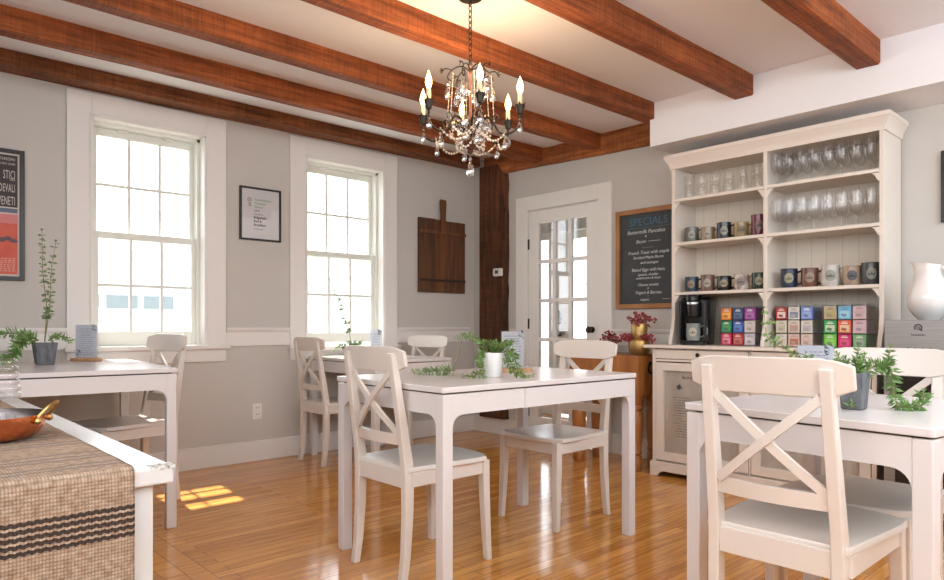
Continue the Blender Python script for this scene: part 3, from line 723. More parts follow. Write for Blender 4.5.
# upper carcass: sides flare forward where they meet the counter
bm = new()
side = [(UB, 0.8745), (UX - 0.045, 0.8745), (UX - 0.04, 0.90), (UX - 0.012, 0.98), (UX, 1.06), (UX, 2.08), (UB, 2.08)]
for y_ in (UY0, UM - st / 2, UY1 - st):
    bm = new(); prism(bm, [(u - 4.2, v) for u, v in side], y_ - 1.86, y_ + st - 1.86, 'xz')
    obj('side_panel', bm, M_['hutch'], ht, bevel=0.002)
HB('back_panel', M_['bead'], (UB - 0.012, UB, UY0 + st, UY1 - st, 0.874, 2.08))
for z in SZ:
    for a, b in ((UY0 + st, UM - st / 2), (UM + st / 2, UY1 - st)): HB('shelf', M_['hutch'], (UX, UB - 0.012, a, b, z + 0.004, z + 0.024), bevel=0.002)
HB('top_panel', M_['hutch'], (UX, UB, UY0, UY1, 2.07, 2.085))
for z in SZ:
    for y_, s in ((UY0 + st, 1), (UM - st / 2, -1), (UM + st / 2, 1), (UY1 - st, -1)):
        bm = new(); prism(bm, [(y_ - 1.86, z), (y_ - 1.86, z - 0.045), (y_ + s * 0.008 - 1.86, z - 0.04), (y_ + s * 0.022 - 1.86, z - 0.014), (y_ + s * 0.038 - 1.86, z)], UX + 0.001 - 4.2, UX + 0.018 - 4.2, 'yz')
        obj('corner_bracket', bm, M_['hutch'], ht)
# crown moulding, mitred round three sides
bm = new(); prof = [(0.0, 2.062), (0.008, 2.062), (0.012, 2.085), (0.018, 2.10), (0.034, 2.128), (0.038, 2.132), (0.038, 2.156), (0.0, 2.156)]
path = [(UB, UY1, 0, 1), (UX, UY1, -1, 1), (UX, UY0, -1, -1), (UB, UY0, 0, -1)]
rs = []
for x_, y_, dx, dy in path: rs.append([(x_ + dx * u - 4.2, y_ + dy * u - 1.86, v) for u, v in prof])
rings(bm, rs); box(bm, UX - 4.2, UB - 4.2, UY0 - 1.86, UY1 - 1.86, 2.14, 2.155)
obj('crown', bm, M_['hutch'], ht)

# ---------------------------------------------------------------- things on the shelves
def mug(label, col, loc, rz=0, h=0.095, r=0.041, em=(0.45, 0.42, 0.30), spots=False, group='pottery mugs on the hutch', hs=1, em2=None, belly=0.0):
    t = thing('mug', label, 'mug', loc, rz, group)
    m = mat('glaze', col, 0.22, spec=0.6, noise=(35, tuple(c * 0.72 for c in col), 0.22, (1, 1, 1)) if not spots else (22, (0.30, 0.22, 0.20), 0.08, (1, 1, 1)))
    bm = new(); b = belly
    lathe(bm, [(0, 0.004), (r * .9, 0), (r * (1 + b), h * .25), (r * (1 + b * .6), h * .6), (r * (1 - b * .2), h * .9), (r * (1.02), h), (r * .95, h), (r * .9, h * .85), (r * .88, 0.01), (0, 0.008)], 24)
    obj('cup', bm, m, t, smooth=True)
    # handle on local -y... built along +x so that rz turns it
    bm = new(); tube(bm, curve([(r * .93, 0, h * .80), (r * 1.45, 0, h * .86), (r * 1.85, 0, h * .62), (r * 1.7, 0, h * .32), (r * .95, 0, h * .18)], 6), [0.0065] * 25 and 0.0062, 8)
    obj('handle', bm, m, t, smooth=True)
    if em:
        bm = new(); V = []
        for i in range(9):
            row = []
            for j in range(7):
                u = (i - 4) / 4; v = (j - 3) / 3; v2 = v * math.sqrt(max(0.12, 1 - u * u * .9))
                an = R(-90) + u * 0.52; rr_ = r * (1 + b) + 0.0012
                row.append((rr_ * math.cos(an), rr_ * math.sin(an), h * .5 + v2 * h * .26))
            V.append(row)
        sheet(bm, V); e = obj('emblem', bm, mat('emblem', em, 0.4), t, smooth=True)
        bm = new(); V = []
        for i in range(5):
            u = (i - 2) / 2; an = R(-90) + u * 0.34; rr_ = r * (1 + b) + 0.0022
            V.append([(rr_ * math.cos(an), rr_ * math.sin(an), h * (.42 + k * (.10 + .06 * math.cos(u * 5)))) for k in (0, 1)])
        sheet(bm, V); obj('motif', bm, mat('emblem motif', em2 or tuple(c * .35 for c in em), 0.5), e)
    return t
MR = R(-48)      # the handles point to the right-hand end of the shelf, emblems to the room
z2 = SZ[1] + 0.0245
for k, (lab, col, em, hh, sp) in enumerate((
    ('grey-green pottery mug, first from the left on the middle left shelf', (0.16, 0.17, 0.15), (0.45, 0.45, 0.40), 0.098, 0),
    ('speckled tan pottery mug between the grey-green and black mugs', (0.33, 0.25, 0.17), (0.55, 0.48, 0.38), 0.088, 0),
    ('glossy black mug between two tan mugs on the middle left shelf', (0.02, 0.024, 0.026), (0.40, 0.42, 0.36), 0.105, 0),
    ('golden tan mug beside the maroon mug', (0.36, 0.25, 0.11), (0.25, 0.20, 0.10), 0.094, 0),
    ('tall maroon mug next to the hutch divider, above the small mugs', (0.16, 0.03, 0.05), (0.30, 0.16, 0.16), 0.128, 0))):
    mug(lab, col, (4.215, 2.385 - k * 0.115, z2), MR - R(15), hh * 1.05, 0.045, tuple(c * .62 for c in em))
z3 = SZ[0] + 0.0245
for k, (lab, col, em, hh, sp, bl) in enumerate((
    ('dark teal mug above the coffee maker, first on the lower left shelf', (0.03, 0.06, 0.085), (0.38, 0.25, 0.18), 0.098, 0, 0),
    ('brown mug with a pale emblem above the coffee maker', (0.19, 0.11, 0.085), (0.55, 0.46, 0.38), 0.105, 0, 0),
    ('small black mug beside the cream speckled mug', (0.018, 0.017, 0.016), (0.40, 0.36, 0.25), 0.092, 0, 0.03),
    ('round cream mug with brown speckles on the lower left shelf', (0.62, 0.55, 0.48), (0.32, 0.27, 0.23), 0.100, 1, 0.12),
    ('dark green mug at the right end of the lower left shelf', (0.02, 0.045, 0.028), (0.45, 0.42, 0.30), 0.100, 0, 0.03))):
    mug(lab, col, (4.215, 2.385 - k * 0.116, z3), MR - R(20), hh * 1.05, 0.045, tuple(c * .62 for c in em), bool(sp), belly=bl)
for k, (lab, col, em, hh, sp, bl, y_) in enumerate((
    ('navy blue mug with an oval landscape emblem, first on the lower right shelf', (0.025, 0.04, 0.075), (0.48, 0.45, 0.30), 0.115, 0, 0, 1.735),
    ('reddish brown mug between the navy and the large white mugs', (0.17, 0.075, 0.05), (0.40, 0.30, 0.20), 0.112, 0, 0, 1.615),
    ('large round off-white mug in the middle of the lower right shelf', (0.60, 0.57, 0.53), (0.42, 0.42, 0.36), 0.122, 0, 0.12, 1.50),
    ('tan mug with a dark motif between the large white and charcoal mugs', (0.40, 0.29, 0.21), (0.12, 0.11, 0.12), 0.110, 0, 0, 1.385),
    ('charcoal mug with a big handle at the right end of the lower right shelf', (0.065, 0.07, 0.072), (0.33, 0.33, 0.28), 0.122, 0, 0.02, 1.287))):
    mug(lab, col, (4.21, y_, z3), MR - R(22), hh * 1.02, 0.048, tuple(c * .62 for c in em), bool(sp), belly=bl)

# glasses
def wine_glass():
    t = thing('wine_glass', 'clear stemmed glass among many on the upper right shelves of the hutch', 'glass', (0, 0, 0), 0, 'stemmed glasses on the upper right shelves')
    bm = new(); lathe(bm, [(0.0, 0.072), (0.012, 0.073), (0.027, 0.088), (0.0345, 0.115), (0.0345, 0.15), (0.031, 0.200), (0.030, 0.200), (0.0335, 0.15), (0.0335, 0.117), (0.0255, 0.090), (0.008, 0.077), (0, 0.076)], 16, caps=False)
    obj('bowl', bm, M_['drinkglass'], t, smooth=True)
    bm = new(); lathe(bm, [(0.031, 0), (0.031, 0.0015), (0.012, 0.004), (0.0042, 0.012), (0.0036, 0.05), (0.006, 0.072)], 14)
    obj('stem', bm, M_['drinkglass'], t, smooth=True)
    return t
g0 = wine_glass(); first = True; rr = random.Random(3)
for sh_i, z in enumerate((SZ[2] + 0.0245, SZ[1] + 0.0245)):
    for k in range(8):
        for dpt in range(3):
            loc = (4.165 + dpt * 0.078 + rr.uniform(-.004, .004), 1.795 - k * 0.0735 + (0.02 if dpt else 0) + rr.uniform(-.003, .003), z)
            if loc[1] > 1.79: loc = (loc[0], 1.79, z)
            if first: g0.location = loc; first = False; c = g0
            else: c = dup(g0, loc)
            if sh_i == 0: c['label'] = 'clear stemmed glass on the top right shelf of the hutch, just under the crown'; c['group'] = 'stemmed glasses on the top right shelf'
            else: c['label'] = 'clear stemmed glass on the second right shelf, between the top glasses and the mugs'; c['group'] = 'stemmed glasses on the second right shelf'
def jar(loc):
    t = thing('glass_jar_mug', 'clear ribbed glass tumbler stacked on the top left shelf of the hutch', 'glass', loc, 0, 'tumblers on the top left shelf')
    bm = new(); lathe(bm, [(0, 0.004), (0.029, 0), (0.033, 0.01), (0.034, 0.055), (0.030, 0.064), (0.032, 0.078), (0.030, 0.078), (0.028, 0.064), (0.031, 0.054), (0.030, 0.012), (0, 0.010)], 16, caps=False)
    obj('bowl', bm, M_['drinkglass'], t, smooth=True)
    bm = new(); lathe(bm, [(0.0325, 0.072), (0.034, 0.0745), (0.0325, 0.077)], 16, caps=False); obj('rim', bm, M_['drinkglass'], t)
    return t
j0 = None
for k in range(6):
    for lv in range(2):
        loc = (4.20, 2.395 - k * 0.093, SZ[2] + 0.0245 + lv * 0.0785)
        if j0 is None: j0 = jar(loc)
        else: dup(j0, loc)

# tea boxes in clear racks
def teabox(label, col, pan, y, z, x=4.165, w=0.060, hgt=0.074, dep=0.14, motif=None):
    t = thing('tea_box', label, 'tea box', (x, y, z), 0, 'tea boxes in the clear racks')
    obj('carton', B(0, dep, -w / 2, w / 2, 0, hgt), mat('carton', col, 0.5), t, bevel=0.001)
    pb = obj('printed_panel', B(-0.0012, 0, -w * .36, w * .36, hgt * .12, hgt * .62), mat('print', pan, 0.55), t)
    mt = motif or tuple(min(1, c * .5 + .05) for c in col)
    bm = new(); box(bm, -0.0018, -0.0012, -w * .26, w * .26, hgt * .72, hgt * .80); box(bm, -0.0018, -0.0012, -w * .18, w * .18, hgt * .84, hgt * .89)
    obj('title_bar', bm, mat('title', (0.75, 0.72, 0.66) if sum(col) < 1.1 else mt, 0.6), t)
    bm = new(); prism(bm, [(w * (.06 + .22 * math.cos(a * PI / 4 + .3)), hgt * (.30 + (.16 if a % 2 else .09) * math.sin(a * PI / 4 + .3))) for a in range(8)], -0.0022, -0.0012, 'yz')
    obj('motif', bm, mat('motif', mt, 0.6), t)
    return t
def rack(label, ya, yb, x=4.155):
    t = thing('tea_rack', label, 'rack', (x, (ya + yb) / 2, 0.8745), 0)
    h = (yb - ya) / 2
    bm = new()
    for k in range(4):
        z = 0.002 + k * 0.0805; box(bm, 0, 0.16, -h, h, z - 0.0015, z + 0.0015)
    for s in range(4):
        y_ = -h + 2 * h * s / 3; box(bm, 0, 0.16, y_ - 0.0012, y_ + 0.0012, 0.0036, 0.253)
    obj('frame', bm, M_['acrylic'], t)
    return t
cols = {'orange': ((0.75, 0.22, 0.04), (0.82, 0.48, 0.10)), 'navy': ((0.03, 0.06, 0.16), (0.10, 0.16, 0.28)), 'purple': ((0.30, 0.06, 0.33), (0.45, 0.18, 0.45)),
        'green': ((0.02, 0.25, 0.10), (0.10, 0.32, 0.14)), 'blue': ((0.03, 0.10, 0.42), (0.12, 0.25, 0.52)), 'white': ((0.66, 0.60, 0.58), (0.60, 0.52, 0.50)),
        'pinkred': ((0.62, 0.03, 0.10), (0.75, 0.28, 0.36)), 'red': ((0.50, 0.03, 0.05), (0.55, 0.20, 0.15)), 'palegrey': ((0.60, 0.55, 0.60), (0.66, 0.62, 0.62)),
        'redwhite': ((0.42, 0.04, 0.04), (0.74, 0.66, 0.60)), 'whiteblue': ((0.70, 0.66, 0.60), (0.20, 0.24, 0.36)), 'periwinkle': ((0.18, 0.28, 0.62), (0.30, 0.40, 0.68)),
        'cream': ((0.66, 0.60, 0.48), (0.52, 0.50, 0.36)), 'creampink': ((0.66, 0.58, 0.50), (0.50, 0.30, 0.24)), 'creamgrey': ((0.68, 0.62, 0.56), (0.46, 0.42, 0.46)),
        'peach': ((0.68, 0.50, 0.42), (0.45, 0.16, 0.10)), 'blush': ((0.70, 0.54, 0.47), (0.62, 0.44, 0.38)),
        'sand': ((0.50, 0.40, 0.26), (0.42, 0.38, 0.16)), 'sky': ((0.18, 0.45, 0.66), (0.35, 0.60, 0.72)), 'rose': ((0.62, 0.46, 0.46), (0.55, 0.38, 0.38)),
        'leafgreen': ((0.03, 0.32, 0.09), (0.55, 0.62, 0.45)), 'redorange': ((0.68, 0.12, 0.06), (0.72, 0.55, 0.35)), 'pink': ((0.66, 0.44, 0.46), (0.60, 0.46, 0.50)),
        'lime': ((0.16, 0.52, 0.05), (0.28, 0.60, 0.12)), 'magenta': ((0.62, 0.02, 0.14), (0.70, 0.10, 0.22)), 'mint': ((0.15, 0.42, 0.16), (0.34, 0.40, 0.34)), 'ivory': ((0.70, 0.64, 0.56), (0.62, 0.54, 0.44))}
racks = [('clear acrylic rack of nine tea boxes beside the coffee maker', 1.920, 2.152, (('orange', 'navy', 'purple'), ('green', 'blue', 'white'), ('pinkred', 'red', 'palegrey')), 'beside the coffee maker'),
         ('clear acrylic rack of mostly cream tea boxes just right of the hutch divider', 1.578, 1.800, (('redwhite', 'whiteblue', 'periwinkle'), ('cream', 'creampink', 'creamgrey'), ('ivory', 'peach', 'blush')), 'in the middle rack'),
         ('clear acrylic rack of bright tea boxes at the right end of the counter', 1.292, 1.524, (('sand', 'sky', 'rose'), ('leafgreen', 'redorange', 'pink'), ('lime', 'magenta', 'mint')), 'in the right rack')]
nm = {'pinkred': 'pink and red', 'palegrey': 'pale grey', 'redwhite': 'dark red and white', 'whiteblue': 'white and blue', 'creampink': 'cream and rust', 'creamgrey': 'cream and grey', 'leafgreen': 'green and white', 'redorange': 'red-orange'}
rown = ('top', 'middle', 'bottom')
for lab, ya, yb, rows_, where in racks:
    rack(lab, ya, yb)
    p = (yb - ya) / 3
    for r_ in range(3):
        for c_ in range(3):
            k = rows_[r_][c_]; col, pan = cols[k]
            teabox('%s tea box in the %s row %s' % (nm.get(k, k), rown[r_], where), col, pan, yb - p * (c_ + .5), 0.8745 + 0.0042 + (2 - r_) * 0.0805, w=p - 0.008)

# coffee maker ---------------------------------------------------------
cm = thing('coffee_maker', 'black single-cup coffee maker on the hutch counter with a mug under its spout', 'coffee maker', (4.065, 2.305, 0.8745), R(13)); cm.scale = (0.85, 0.80, 1)
def rbox(bm, x0, x1, y0, y1, z0, z1, r, k=4):
    pl = []
    for cx_, cy_, a0 in ((x1 - r, y1 - r, 0), (x0 + r, y1 - r, 90), (x0 + r, y0 + r, 180), (x1 - r, y0 + r, 270)):
        for i in range(k + 1): pl.append((cx_ + r * math.cos(R(a0 + 90 * i / k)), cy_ + r * math.sin(R(a0 + 90 * i / k))))
    prism(bm, pl, z0, z1, 'xy')
bm = new(); rs = []
def ov(x0, x1, hy, z, r=0.035):
    pl = []
    for cx_, cy_, a0 in ((x1 - r, hy - r, 0), (x0 + r, hy - r, 90), (x0 + r, -hy + r, 180), (x1 - r, -hy + r, 270)):
        for i in range(5): pl.append((cx_ + r * math.cos(R(a0 + 22.5 * i)), cy_ + r * math.sin(R(a0 + 22.5 * i)), z))
    return pl
rings(bm, [ov(0.10, 0.30, 0.108, 0.002), ov(0.10, 0.30, 0.112, 0.1), ov(0.085, 0.30, 0.124, 0.25), ov(0.08, 0.30, 0.126, 0.295), ov(0.10, 0.28, 0.11, 0.316)])
obj('housing', bm, M_['plastic'], cm, smooth=True, ang=40)
bm = new(); rings(bm, [ov(0, 0.12, 0.10, 0.0005), ov(0, 0.12, 0.102, 0.022), ov(0.006, 0.12, 0.096, 0.03)]); obj('drip_tray', bm, M_['plastic'], cm, smooth=True)
for s in (-1, 1): obj('side_wing', B(0.02, 0.12, s * 0.100 - 0.006, s * 0.100 + 0.006, 0.03, 0.29), M_['plastic'], cm, bevel=0.004)
bm = new(); lathe(bm, [(0.036, 0.185), (0.05, 0.19), (0.056, 0.215), (0.058, 0.285), (0.05, 0.292)], 22, (0.06, 0, 0)); obj('brew_head', bm, M_['plastic'], cm, smooth=True)
bm = new(); lathe(bm, [(0.059, 0.268), (0.061, 0.270), (0.061, 0.281), (0.059, 0.283)], 24, (0.06, 0, 0)); obj('silver_band', bm, M_['chrome'], cm, smooth=True)
bm = new(); rings(bm, [ov(0.0, 0.16, 0.05, 0.293), ov(0.0, 0.16, 0.052, 0.318), ov(0.01, 0.15, 0.04, 0.332)]); obj('lid_handle', bm, M_['plastic'], cm, smooth=True)
mug('grey-blue mug standing on the drip tray of the black coffee maker', (0.27, 0.29, 0.28), (4.105, 2.312, 0.8745 + 0.0305), MR - R(18), 0.112, 0.046, (0.42, 0.38, 0.30))

# appliance with the pitcher --------------------------------------------
ap = thing('steel_appliance', 'free-standing brushed steel appliance to the right of the hutch, under the white pitcher', 'appliance', (3.86, 0.80, 0))
obj('cabinet', B(0.012, 0.5, -0.32, 0.318, 0.02, 1.028), M_['plastic'], ap, bevel=0.004)
pn = obj('control_panel', B(-0.004, 0.012, -0.32, 0.318, 0.835, 1.03), M_['steel'], ap, bevel=0.004)
dd = obj('door', B(-0.004, 0.012, -0.32, 0.318, 0.07, 0.826), mat('smoked glass door', (0.02, 0.018, 0.018), 0.12, spec=0.6), ap, bevel=0.003)
obj('door_frame', B((-0.008, -0.004, 0.27, 0.318, 0.07, 0.826), (-0.008, -0.004, -0.32, -0.27, 0.07, 0.826), (-0.008, -0.004, -0.27, 0.27, 0.07, 0.12)), M_['steel'], dd)
for yy in (-0.28, 0.28): obj('foot', B(0.03, 0.09, yy - 0.03, yy + 0.03, 0, 0.02), M_['ink'], ap)
bm = new(); cy = 0.170
tube(bm, [( -0.0045, cy + 0.015 * math.cos(a * PI / 9), 0.992 + 0.015 * math.sin(a * PI / 9)) for a in range(-2, 12)], 0.0035, 6)
tube(bm, [( -0.0045, cy + 0.006 * math.cos(a * PI / 6), 0.990 + 0.006 * math.sin(a * PI / 6)) for a in range(0, 13)], 0.0022, 6)
tube(bm, [(-0.0045, cy - 0.004, 0.984), (-0.0045, cy - 0.017, 0.976)], 0.003, 6)
obj('logo', bm, M_['ink'], pn)
text('brand_lettering', 'homelabs', 0.016, (-0.005, cy, 0.952), ROT_X, M_['ink'], pn, 'CENTER')
text('control_lettering', 'POWER   +   -   SET', 0.010, (-0.005, cy - 0.01, 0.905), ROT_X, M_['inkgrey'], pn, 'CENTER')
bm = new()
for k in range(4): box(bm, -0.006, -0.004, cy - 0.055 + k * 0.032, cy - 0.050 + k * 0.032, 0.89, 0.895)
obj('indicator_light', bm, M_['ink'], pn)

pt = thing('pitcher', 'large white porcelain pitcher on the steel appliance', 'pitcher', (4.06, 0.972, 1.0305), R(90)); pt.scale = (0.96, 0.96, 1)
bm = new(); seg = 28; rs = []
prof = [(0.052, 0), (0.055, 0.006), (0.070, 0.02), (0.098, 0.06), (0.108, 0.10), (0.103, 0.14), (0.080, 0.19), (0.056, 0.232), (0.051, 0.262), (0.056, 0.290)]
for i, (r_, z_) in enumerate(prof):
    k = max(0, (i - 6) / 3.0); ring_ = []
    for s in range(seg):
        a = 2 * PI * s / seg; c_ = max(0, math.cos(a)) ** 3
        ring_.append(((r_ * (1 + 0.75 * k * c_)) * math.cos(a), r_ * math.sin(a) * (1 - 0.1 * k), z_ + 0.022 * k * c_ - 0.012 * k * max(0, -math.cos(a))))
    rs.append(ring_)
rs2 = []
for i, r_ in enumerate(reversed(rs[3:])): rs2.append([(x * .955, y * .955, z) for x, y, z in r_])
rings(bm, rs + rs2); obj('body', bm, M_['porcelain'], pt, smooth=True, ang=60)
bm = new(); tube(bm, curve([(-0.058, 0, 0.262), (-0.10, 0, 0.288), (-0.135, 0, 0.262), (-0.135, 0, 0.20), (-0.105, 0, 0.13)], 8), [0.010] * 8 + [0.011] * 16 + [0.009] * 9, 10)
obj('handle', bm, M_['porcelain'], pt, smooth=True)
# ================================================================ bench with runner, pan and glassware
bt = thing('serving_bench', 'worn white painted table in the near corner under a striped woven runner', 'table', (0.0, 2.3, 0))
X1, Y0 = 0.430, 1.262
worn = mat('worn white paint', (0.60, 0.60, 0.60), 0.3, spec=0.5, noise=(7, (0.52, 0.51, 0.49), 0.2, (1, 1, 1)))
obj('table_top', B(-0.62, X1, Y0 - 2.3, 1.10, 0.718, 0.75), worn, bt, bevel=0.004)
obj('chipped_edge', B(X1 - 0.04, X1 + 0.0008, Y0 - 2.3 - 0.0008, Y0 - 2.3 + 0.03, 0.744, 0.7505), mat('bare chipped wood', (0.22, 0.21, 0.15), 0.8, noise=(120, (0.6, 0.6, 0.58), 0.1, (1, 1, 1))), bt)
obj('apron', B((-0.57, X1 - 0.045, Y0 + 0.035 - 2.3, Y0 + 0.055 - 2.3, 0.61, 0.718), (X1 - 0.065, X1 - 0.045, Y0 + 0.055 - 2.3, 1.06, 0.61, 0.718), (-0.57, -0.55, Y0 + 0.055 - 2.3, 1.06, 0.61, 0.718)), worn, bt)
for x_ in (-0.60, X1 - 0.118):
    for y_ in (Y0 + 0.02 - 2.3, 0.98):
        obj('leg', B(x_, x_ + 0.09, y_, y_ + 0.08, 0, 0.7175), worn, bt, bevel=0.006)
# runner draped over the near end; u across, v along from the fold
bm = new(); uvl = bm.loops.layers.uv.new('UVMap'); xa, xb = -0.16, 0.362; n = 50; path = []
yf = Y0 - 0.004
for i in range(40): path.append((yf + 0.012 + 1.55 * (1 - i / 39), 0.7545, -(0.012 + 1.55 * (1 - i / 39))))
for k in range(1, 6): a = R(90 * k / 5); path.append((yf + 0.012 * (1 - math.sin(a)) , 0.7425 + 0.012 * math.cos(a), 0.002 * k))
for i in range(1, 26): path.append((yf - 0.001 * math.sin(i * .5), 0.7425 - 0.42 * i / 25, 0.010 + 0.42 * i / 25))
V = [[bm.verts.new((xa + (xb - xa) * j / n, y + (0.0012 * math.sin(j * .9) if v > .02 else 0), z + (0.0006 * math.sin(i * 1.7 + j * .3) if v < 0 else 0))) for j in range(n + 1)] for i, (y, z, v) in enumerate(path)]
for i in range(len(V) - 1):
    for j in range(n):
        f = bm.faces.new((V[i][j], V[i][j + 1], V[i + 1][j + 1], V[i + 1][j]))
        for l, (ii, jj) in zip(f.loops, ((i, j), (i, j + 1), (i + 1, j + 1), (i + 1, j))): l[uvl].uv = ((xb - xa) * jj / n, path[ii][2])
ru = obj('table_runner', bm, M_['rug'], smooth=True, ang=80); s_ = ru.modifiers.new('thickness', 'SOLIDIFY'); s_.thickness = 0.003; s_.offset = 1
tag(ru, 'woven jute runner with dark zigzag stripes draped over the white bench', 'table runner')

pan = thing('copper_pan', 'round copper gratin pan with brass loop handles standing on the jute runner', 'pan', (0.205, 1.770, 0.7575), R(0))
bm = new(); lathe(bm, [(0, 0), (0.085, 0), (0.103, 0.008), (0.116, 0.026), (0.121, 0.05), (0.1215, 0.053), (0.119, 0.053)], 40, caps=False); obj('body', bm, M_['copper'], pan, smooth=True)
bm = new(); lathe(bm, [(0.119, 0.053), (0.113, 0.028), (0.10, 0.012), (0.083, 0.006), (0, 0.006)], 40, caps=False); obj('lining', bm, M_['tin'], pan, smooth=True)
for an in (R(-28), R(152)):
    bm = new(); c_, s__ = math.cos(an), math.sin(an)
    def P(r, t, z): return (r * c_ - t * s__, r * s__ + t * c_, z)
    tube(bm, curve([P(0.116, -0.035, 0.040), P(0.122, -0.033, 0.052), P(0.138, -0.022, 0.072), P(0.144, 0.0, 0.077), P(0.138, 0.022, 0.072), P(0.122, 0.033, 0.052), P(0.116, 0.035, 0.040)], 6), 0.0038, 8)
    for t in (-0.035, 0.035): ball(bm, P(0.119, t, 0.040), 0.008, 8)
    obj('handle', bm, M_['brass'], pan, smooth=True)
# small glasses inside the pan
bm = new()
for k in range(2):
    t = thing('votive_glass', ('clear votive glass in the copper pan, next to the brass handle', 'clear votive glass in the copper pan, cut by the edge of the view')[k], 'glass', (0.235 - k * 0.078, 1.745 + k * 0.045, 0.764))
    bm = new(); lathe(bm, [(0, 0.002), (0.024, 0.0), (0.030, 0.03), (0.033, 0.048), (0.031, 0.048), (0.027, 0.03), (0.021, 0.006), (0, 0.006)], 18, caps=False); obj('bowl', bm, M_['drinkglass'], t, smooth=True)
    bm = new(); lathe(bm, [(0, 0.007), (0.021, 0.007), (0.025, 0.024), (0, 0.024)], 16); obj('wax', bm, mat('candle wax', (0.75, 0.74, 0.72), 0.4), t, smooth=True)
# stacked ribbed glass at the left edge
t = thing('ribbed_glass_vase', 'clear ribbed glass vase behind the copper pan at the edge of the view', 'vase', (0.372, 2.69, 0.7580))
bm = new(); pr = []
for k in range(6):
    z = 0.004 + k * 0.022; r_ = 0.052 - 0.002 * k
    pr += [(r_ - 0.006, z), (r_, z + 0.006), (r_, z + 0.014), (r_ - 0.006, z + 0.020)]
lathe(bm, [(0, 0.001)] + pr + [(0.030, pr[-1][1])] + [(r - 0.004, z) for r, z in reversed(pr)] + [(0, 0.008)], 22, caps=False)
obj('bowl', bm, M_['drinkglass'], t, smooth=True, ang=60)

# ================================================================ wall pieces
fr = thing('framed_certificate', 'black framed certificate on the wall between the two windows', 'framed print', (wx(2.054), WY, wz(1.622)))
fw, fh = wx(2.371) - wx(2.054), 0.393
obj('frame', B((0, 0.014, -0.022, -0.001, 0, fh), (fw - 0.014, fw, -0.022, -0.001, 0, fh), (0.014, fw - 0.014, -0.022, -0.001, 0, 0.014), (0.014, fw - 0.014, -0.022, -0.001, fh - 0.014, fh)), M_['black'], fr, bevel=0.002)
sh = obj('printed_sheet', B(0.014, fw - 0.014, -0.010, -0.002, 0.014, fh - 0.014), M_['sheet'], fr)
for k, (s, sz, m) in enumerate((('TravelAdvisor', .026, 'inkg'), ("Travelers'", .026, 'inkg'), ('Choice', .026, 'inkg'), ('2020', .022, 'ink'))):
    text('lettering', s, sz * .92, (0.112, -0.0108, fh - 0.098 - k * 0.0265), ROT_Y, M_[m], sh)
for k, (s, sz) in enumerate((('Top 25 Inn', .017), ('Ridgefield', .025), ('Bed &', .025), ('Breakfast', .025), ('in Vermont', .016))):
    text('lettering', s, sz, (0.108, -0.0108, 0.190 - k * 0.027), ROT_Y, M_['ink'], sh, off=0.0006 if sz > .02 else 0)
bm = new()
for k in (0, 1): tube(bm, [(0.076 + k * 0.017 - .0085 + 0.0075 * math.cos(a * PI / 6), -0.0108, fh - 0.098 + 0.0075 * math.sin(a * PI / 6)) for a in range(13)], 0.0016, 5)
tube(bm, [(0.062, -0.0108, fh - 0.084), (0.076, -0.0108, fh - 0.080), (0.092, -0.0108, fh - 0.084)], 0.0018, 5)
for k in range(8): box(bm, 0.066 + k % 2 * .002, 0.088, -0.0112, -0.010, fh - 0.115 - k * 0.004, fh - 0.1135 - k * 0.004)
obj('emblem', bm, M_['ink'], sh)
obj('glass', B(0.014, fw - 0.014, -0.0145, -0.0135, 0.014, fh - 0.014), M_['glass'], fr)

po = thing('framed_poster', 'tall black framed red poster at the left edge of the view', 'framed print', (wx(0.752), WY, wz(1.264)))
ph_ = 0.772; pw_ = 0.52
obj('frame', B((-pw_, -pw_ + 0.024, -0.026, -0.001, 0, ph_), (-0.024, 0, -0.026, -0.001, 0, ph_), (-pw_ + 0.024, -0.024, -0.026, -0.001, 0, 0.024), (-pw_ + 0.024, -0.024, -0.026, -0.001, ph_ - 0.024, ph_)), M_['black'], po, bevel=0.002)
pr_ = obj('printed_sheet', B(-pw_ + 0.024, -0.024, -0.012, -0.002, 0.024, ph_ - 0.024), mat('poster cream', (0.60, 0.54, 0.48), 0.6), po)
e = -0.034
def pp(name, m, *q): return obj(name, B(*[(a, b, -0.0132, -0.012, c, d_) for a, b, c, d_ in q]), m, pr_)
pp('dark_band', mat('poster black', (0.035, 0.028, 0.03), 0.6), (-pw_ + 0.034, e, 0.432, ph_ - 0.034))
pp('blue_band', mat('poster blue', (0.12, 0.14, 0.22), 0.6), (-pw_ + 0.034, e, 0.398, 0.424))
pp('red_field', mat('poster red', (0.56, 0.085, 0.05), 0.6, noise=(9, (0.66, 0.13, 0.08), 0.2, (1, 1, 1))), (-pw_ + 0.034, e, 0.036, 0.335))
pp('pink_band', mat('poster pink', (0.62, 0.20, 0.20), 0.6), (-pw_ + 0.034, e, 0.335, 0.390))
bm = new(); r2 = random.Random(12)
for k in range(14):
    x_ = e - 0.02 - k * 0.028; z_ = 0.235 + r2.uniform(-.02, .02)
    prism(bm, [(x_ + 0.02 * math.cos(a * PI / 4) * r2.uniform(.8, 1.3), z_ + 0.014 * math.sin(a * PI / 4) * r2.uniform(.8, 1.3)) for a in range(8)], -0.0145, -0.0132, 'xz')
obj('illustration', bm, mat('poster grey mauve', (0.14, 0.08, 0.10), 0.6), pr_)
mc = mat('poster lettering', (0.62, 0.57, 0.50), 0.6)
for s, z_, sz in (('A. TORRESANI', 0.706, .022), ('CORSO CESARE', 0.680, .016), ('STICI', 0.610, .066), ('DELLA', 0.588, .014), ('DEVALI', 0.533, .062), ('VENETI', 0.456, .066)):
    o = text('lettering', s, sz, (e - 0.012, -0.0138, z_ - (0.012 if sz > .04 else 0)), ROT_Y, mc, pr_, 'RIGHT', space=1.12); o.scale = (0.36 if sz > .05 else 0.6, 1.1, 1)
